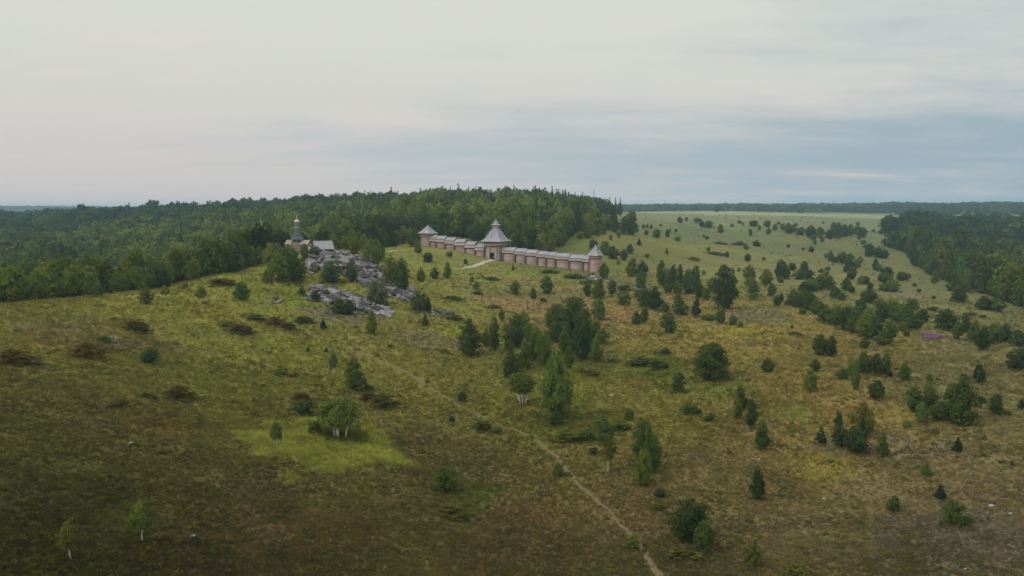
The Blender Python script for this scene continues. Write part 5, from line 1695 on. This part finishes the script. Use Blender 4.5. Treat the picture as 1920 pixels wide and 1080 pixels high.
gx, gy = sector_points(230000, 66, 420, 2.6)
dens = 0.35 + 0.9 * fbm(gx / 7, gy / 7, 81, 3)
kp = (rng.uniform(0, 1, len(gx)) < dens) & ~wood_mask(gx, gy)
for (qx, qy, qw) in PATHS:                      # trodden ground stays bare
    for a0 in range(0, len(qx), 1):
        near = (np.abs(gx - qx[a0]) < qw[a0] * 0.55) & (np.abs(gy - qy[a0]) < qw[a0] * 0.55 + 0.9)
        kp &= ~near
gx, gy = gx[kp], gy[kp]
n = len(gx)
gz = height(gx, gy)
gcol = ground_colour(gx, gy)
tall = patch_w(patch_geo[0], gx, gy)
var = rng.uniform(0.85, 1.3, (n, 1)) * (1 + (fbm(gx / 5, gy / 5, 91, 3)[:, None] - 0.5) * 0.7) * np.array([[0.97, 1.04, 0.95]])
hue = rng.normal(0, 0.07, (n, 1))
gcol = gcol * var * (1 + hue * np.array([1.0, 0.1, -0.8]))
gs = rng.uniform(0.6, 1.35, n) * (1 + 0.8 * tall) * np.clip(np.hypot(gx, gy) / 130, 0.85, 1.8)
tufts = [tuft(k, 9, 0.42, 0.035, 0.28) for k in range(4)]
gr = scatter('meadow_grass', np.c_[gx, gy, gz - 0.03], np.c_[rng.normal(0, 0.12, n), rng.normal(0, 0.12, n), rng.uniform(0, 6.28, n)], np.c_[gs, gs, gs * rng.uniform(0.7, 1.2, n)], np.clip(gcol, 0.012, 0.5), rng.integers(0, 4, n), tufts)
tag(gr, 'olive and brown meadow grass covering the near slopes', 'grass', kind='stuff')

hx, hy = sector_points(60000, 66, 380, 2.45)
hu = np.array(project(hx, hy, height(hx, hy)))
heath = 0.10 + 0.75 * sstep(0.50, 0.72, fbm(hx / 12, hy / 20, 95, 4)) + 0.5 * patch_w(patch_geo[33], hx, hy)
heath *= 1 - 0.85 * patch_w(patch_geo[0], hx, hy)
kp = (rng.uniform(0, 1, len(hx)) < heath * 0.5) & ~wood_mask(hx, hy)
hx, hy = hx[kp], hy[kp]
n = len(hx)
hs = rng.uniform(0.35, 1.25, n) * np.clip(np.hypot(hx, hy) / 140, 0.8, 1.6)
ht_ = np.array(TINT['olive'])[None] * rng.uniform(0.6, 1.2, (n, 1)) * (1 + rng.normal(0, 0.12, (n, 1)) * np.array([1.0, 0, -0.5]))
ex, ey = sector_points(8500, 330, 1500, 1.9)           # and the far fields beyond
kp = (rng.uniform(0, 1, len(ex)) < sstep(0.44, 0.66, fbm(ex / 40, ey / 60, 97, 4)) * 0.9 + 0.05) & ~wood_mask(ex, ey)
ex, ey = ex[kp], ey[kp]
ne = len(ex)
hx = np.r_[hx, ex]; hy = np.r_[hy, ey]; n += ne
hs = np.r_[hs, rng.uniform(0.8, 2.2, ne) * np.clip(np.hypot(ex, ey) / 600, 0.8, 1.8)]
ht_ = np.r_[ht_, np.array(TINT['dark'])[None] * rng.uniform(0.8, 1.5, (ne, 1)) * np.array([[1.1, 1.0, 0.9]])]
fx_, fy_, fs_ = [], [], []                            # dark shrublets added round tree feet to stand in for contact shade
for (tx_, ty_, tw_, th_) in FEET:
    if math.hypot(tx_, ty_) < 480:
        for k in range(7):
            a0 = random.uniform(0, 6.28); q0 = tw_ * random.uniform(0.15, 0.62)
            fx_.append(tx_ + q0 * math.cos(a0)); fy_.append(ty_ + q0 * math.sin(a0)); fs_.append(min(2.2, max(0.5, tw_ * random.uniform(0.12, 0.3))))
hx = np.r_[hx, fx_]; hy = np.r_[hy, fy_]; hs = np.r_[hs, fs_]; n += len(fx_)
ht_ = np.r_[ht_, np.array(TINT['dark'])[None] * rng.uniform(0.6, 1.15, (len(fx_), 1))]
sh = [shrublet(500 + k, 70) for k in range(4)]
hh = scatter('heath', np.c_[hx, hy, height(hx, hy) - 0.05], np.c_[np.zeros(n), np.zeros(n), rng.uniform(0, 6.28, n)], np.c_[hs * rng.uniform(0.8, 1.5, n), hs, hs * rng.uniform(0.35, 0.7, n)], ht_, rng.integers(0, 4, n), sh)
tag(hh, 'low dark heath plants dotted through the meadow grass, more added as shade under trees', 'heath', kind='stuff')

# the pink flowers: tall stalks with pink spikes
fx, fy, fz, fm = hit(1746, 634)
xa, ya = hit(1746, 628)[:2]
n = 300
a_ = rng.uniform(0, 6.28, n); q_ = np.abs(rng.normal(0, 0.55, n)) * (0.75 + 0.35 * np.sin(3 * a_ + 1) + 0.2 * np.sin(5 * a_))
d_ = math.hypot(fx, fy)
rs, rl = 15 * fm, math.hypot(xa - fx, ya - fy) * 0.8
px_ = fx + (math.cos(0) * fy / d_) * rs * q_ * np.cos(a_) + fx / d_ * rl * q_ * np.sin(a_)
py_ = fy - fx / d_ * rs * q_ * np.cos(a_) + fy / d_ * rl * q_ * np.sin(a_)
spk = scatter('pink_flowers', np.c_[px_, py_, height(px_, py_) + 0.2], np.c_[np.zeros(n), np.zeros(n), rng.uniform(0, 6.28, n)], np.c_[[rng.uniform(1.1, 1.7, n)] * 3].T,
              np.array([[0.27, 0.17, 0.28]]) * rng.uniform(0.6, 1.3, (n, 1)), rng.integers(0, 2, n), [tuft(20 + k, 12, 0.8, 0.09, 0.35) for k in range(2)])
tag(spk, 'patch of tall pink flowers on the grass right of the hedge row', 'flowers', kind='stuff')

# ------------------------------------------------------------------ poles and people
x, y, z, m_ = at_range(1112.5, 800)
rv_ = ray_dir(1112.5, 356)
mh = ZC + 800 * rv_[2] / math.hypot(rv_[0], rv_[1]) - z
m = MB(); m.tube([(0, 0, -1), (0, 0, mh * 0.5), (0, 0, mh)], [0.4, 0.34, 0.26], 6); m.box((0, 0, mh * 0.93), (2.0, 0.22, 0.22)); m.box((0, 0, mh * 0.88), (1.4, 0.22, 0.22))
tag(m.build('radio_mast', m_steel, None, loc=(x, y, z)), 'thin grey mast rising above the right end of the hill wood', 'mast')
x, y, z, m_ = hit(1361, 416)
m = MB(); m.tube([(0, 0, -0.5), (0, 0, 11)], [0.26, 0.2], 6); m.box((0, 0, 10.2), (2.4, 0.2, 0.2)); m.tube([(1.6, 0, -0.4), (0.1, 0, 7)], 0.17, 5)
tag(m.build('utility_pole', m_darkw, None, loc=(x, y, z)), 'thin wooden utility pole on the far plateau field', 'pole')


def person_mesh(seed, mats, arms):
    """one skinned body, about 1.75 m tall, facing -y"""
    V = {'pel': (0, 0, 0.95), 'wai': (0, 0, 1.1), 'che': (0, 0.01, 1.32), 'nec': (0, 0, 1.5), 'jaw': (0, -0.02, 1.58), 'hea': (0, -0.01, 1.68), 'top': (0, 0, 1.74)}
    Rr = {'pel': 0.15, 'wai': 0.125, 'che': 0.165, 'nec': 0.055, 'jaw': 0.075, 'hea': 0.098, 'top': 0.06}
    E = [('pel', 'wai'), ('wai', 'che'), ('che', 'nec'), ('nec', 'jaw'), ('jaw', 'hea'), ('hea', 'top')]
    for s, sg in (('l', -1), ('r', 1)):
        V['hip' + s] = (0.1 * sg, 0, 0.88); V['kne' + s] = (0.11 * sg, -0.03, 0.48); V['ank' + s] = (0.11 * sg, 0.02, 0.08); V['toe' + s] = (0.13 * sg, -0.17, 0.04)
        V['sho' + s] = (0.19 * sg, 0.01, 1.42); V['elb' + s] = (0.27 * sg + 0.12 * arms * sg, 0.03, 1.14); V['wri' + s] = (0.28 * sg - 0.02 * arms * sg, -0.06 - 0.02 * arms, 0.9 + 0.08 * arms)
        V['han' + s] = (0.28 * sg - 0.06 * arms * sg, -0.09, 0.82 + 0.1 * arms)
        for k_, r_ in (('hip', 0.1), ('kne', 0.065), ('ank', 0.045), ('toe', 0.04), ('sho', 0.07), ('elb', 0.05), ('wri', 0.035), ('han', 0.04)): Rr[k_ + s] = r_
        E += [('pel', 'hip' + s), ('hip' + s, 'kne' + s), ('kne' + s, 'ank' + s), ('ank' + s, 'toe' + s), ('che', 'sho' + s), ('sho' + s, 'elb' + s), ('elb' + s, 'wri' + s), ('wri' + s, 'han' + s)]
        for f_ in range(4):
            nm = 'f%d%s' % (f_, s); V[nm] = (V['han' + s][0] + 0.005 * sg, V['han' + s][1] - 0.03 + 0.024 * f_, V['han' + s][2] - 0.085 + 0.01 * abs(f_ - 1)); Rr[nm] = 0.011
            E.append(('han' + s, nm))
        nm = 'th' + s; V[nm] = (V['han' + s][0] - 0.03 * sg, V['han' + s][1] - 0.055, V['han' + s][2] - 0.03); Rr[nm] = 0.012; E.append(('han' + s, nm))
    ks = list(V)
    me = bpy.data.meshes.new('person_skel')
    me.from_pydata([V[k_] for k_ in ks], [(ks.index(a_), ks.index(b_)) for a_, b_ in E], [])
    o = bpy.data.objects.new('person_skel', me); col.objects.link(o)
    sk = o.modifiers.new('skin', 'SKIN'); sb = o.modifiers.new('sub', 'SUBSURF'); sb.levels = 1; sb.render_levels = 1
    for i, k_ in enumerate(ks):
        me.skin_vertices[0].data[i].radius = (Rr[k_], Rr[k_])
        me.skin_vertices[0].data[i].use_root = (k_ == 'pel')
    dg = bpy.context.evaluated_depsgraph_get()
    em = bpy.data.meshes.new_from_object(o.evaluated_get(dg))
    bpy.data.objects.remove(o)
    for mt in mats: em.materials.append(mt)       # shirt, trousers, skin, hair, shoes
    for p_ in em.polygons:
        c_ = p_.center
        p_.use_smooth = True
        if c_.z > 1.68 or (c_.z > 1.6 and c_.y > 0.03): p_.material_index = 3
        elif c_.z > 1.5 or (abs(c_.x) > 0.22 and c_.z < 1.02 and c_.z > 0.6): p_.material_index = 2
        elif c_.z > 0.98: p_.material_index = 0
        elif c_.z > 0.1: p_.material_index = 1
        else: p_.material_index = 4
    return em


def person(x, y, z, rz, mats, lb, arms=0.0, h=1.0):
    em = person_mesh(1, mats, arms)
    o = obj('person', em, None, (x, y, z + 0.02), rz, (h, h, h))
    tag(o, lb, 'person')
    return o


pgx = P_G - inG * 0.2
person(pgx.x, pgx.y, float(height(pgx.x, pgx.y)), 0.1, [m_cwhite, m_cdark, m_skin, m_hair, m_cdark], 'person in a white shirt standing in the gateway of the tower')
x, y, z, m_ = hit(872.5, 501.5); person(x, y, z + 0.06, 0.5, [m_cwhite, m_cwhite, m_skin, m_hair, m_cdark], 'person dressed in white lower down the gate path')
x, y, z, m_ = hit(884.5, 497.5); person(x, y, z + 0.06, -0.8, [m_cwhite, m_cgrey, m_skin, m_hair, m_cdark], 'person in white top higher up the gate path', 0.4)
x, y, z, m_ = hit(632, 472.5); person(x, y, z, 0.3, [m_cdark, m_cdark, m_skin, m_hair, m_cdark], 'person in dark clothes with hands on hips on the hilltop by the cabin', 1.0, 1.08)

# a charred stump on the brown slope
x, y, z, m_ = hit(989, 580)
m = MB(); m.tube([(0, 0, -0.3), (0.03, 0, 0.5), (-0.05, 0.05, 1.3), (0.1, 0, 1.75)], [0.62, 0.46, 0.36, 0.1], 8); m.tube([(0.2, 0, 0.2), (1.0, -0.3, 0.15), (1.6, -0.3, 0.3)], [0.22, 0.16, 0.06], 6)
tag(m.build('tree_stump', m_darkw, None, loc=(x, y, z)), 'dark jagged stump alone on the brown slope above the central grove', 'stump')

# ------------------------------------------------------------------ the air: thin even haze round everything
m_haze, g = material('haze_air')
pv = g.n('ShaderNodeVolumePrincipled')
pv.inputs['Color'].default_value = (0.52, 0.76, 1.0, 1)
pv.inputs['Density'].default_value = 0.00013
pv.inputs['Anisotropy'].default_value = 0.15
o_ = g.n('ShaderNodeOutputMaterial'); g.l(pv.outputs[0], o_.inputs['Volume'])
zmin = float(GZ.min()) - 2.0
zmax = max(float((wz + hgt).max()), ZC) + 6.0
m = MB(); m.box((0, 0, (zmin + zmax) / 2), (23000, 23000, zmax - zmin))
hz = m.build('haze', m_haze)
tag(hz, kind='stuff')
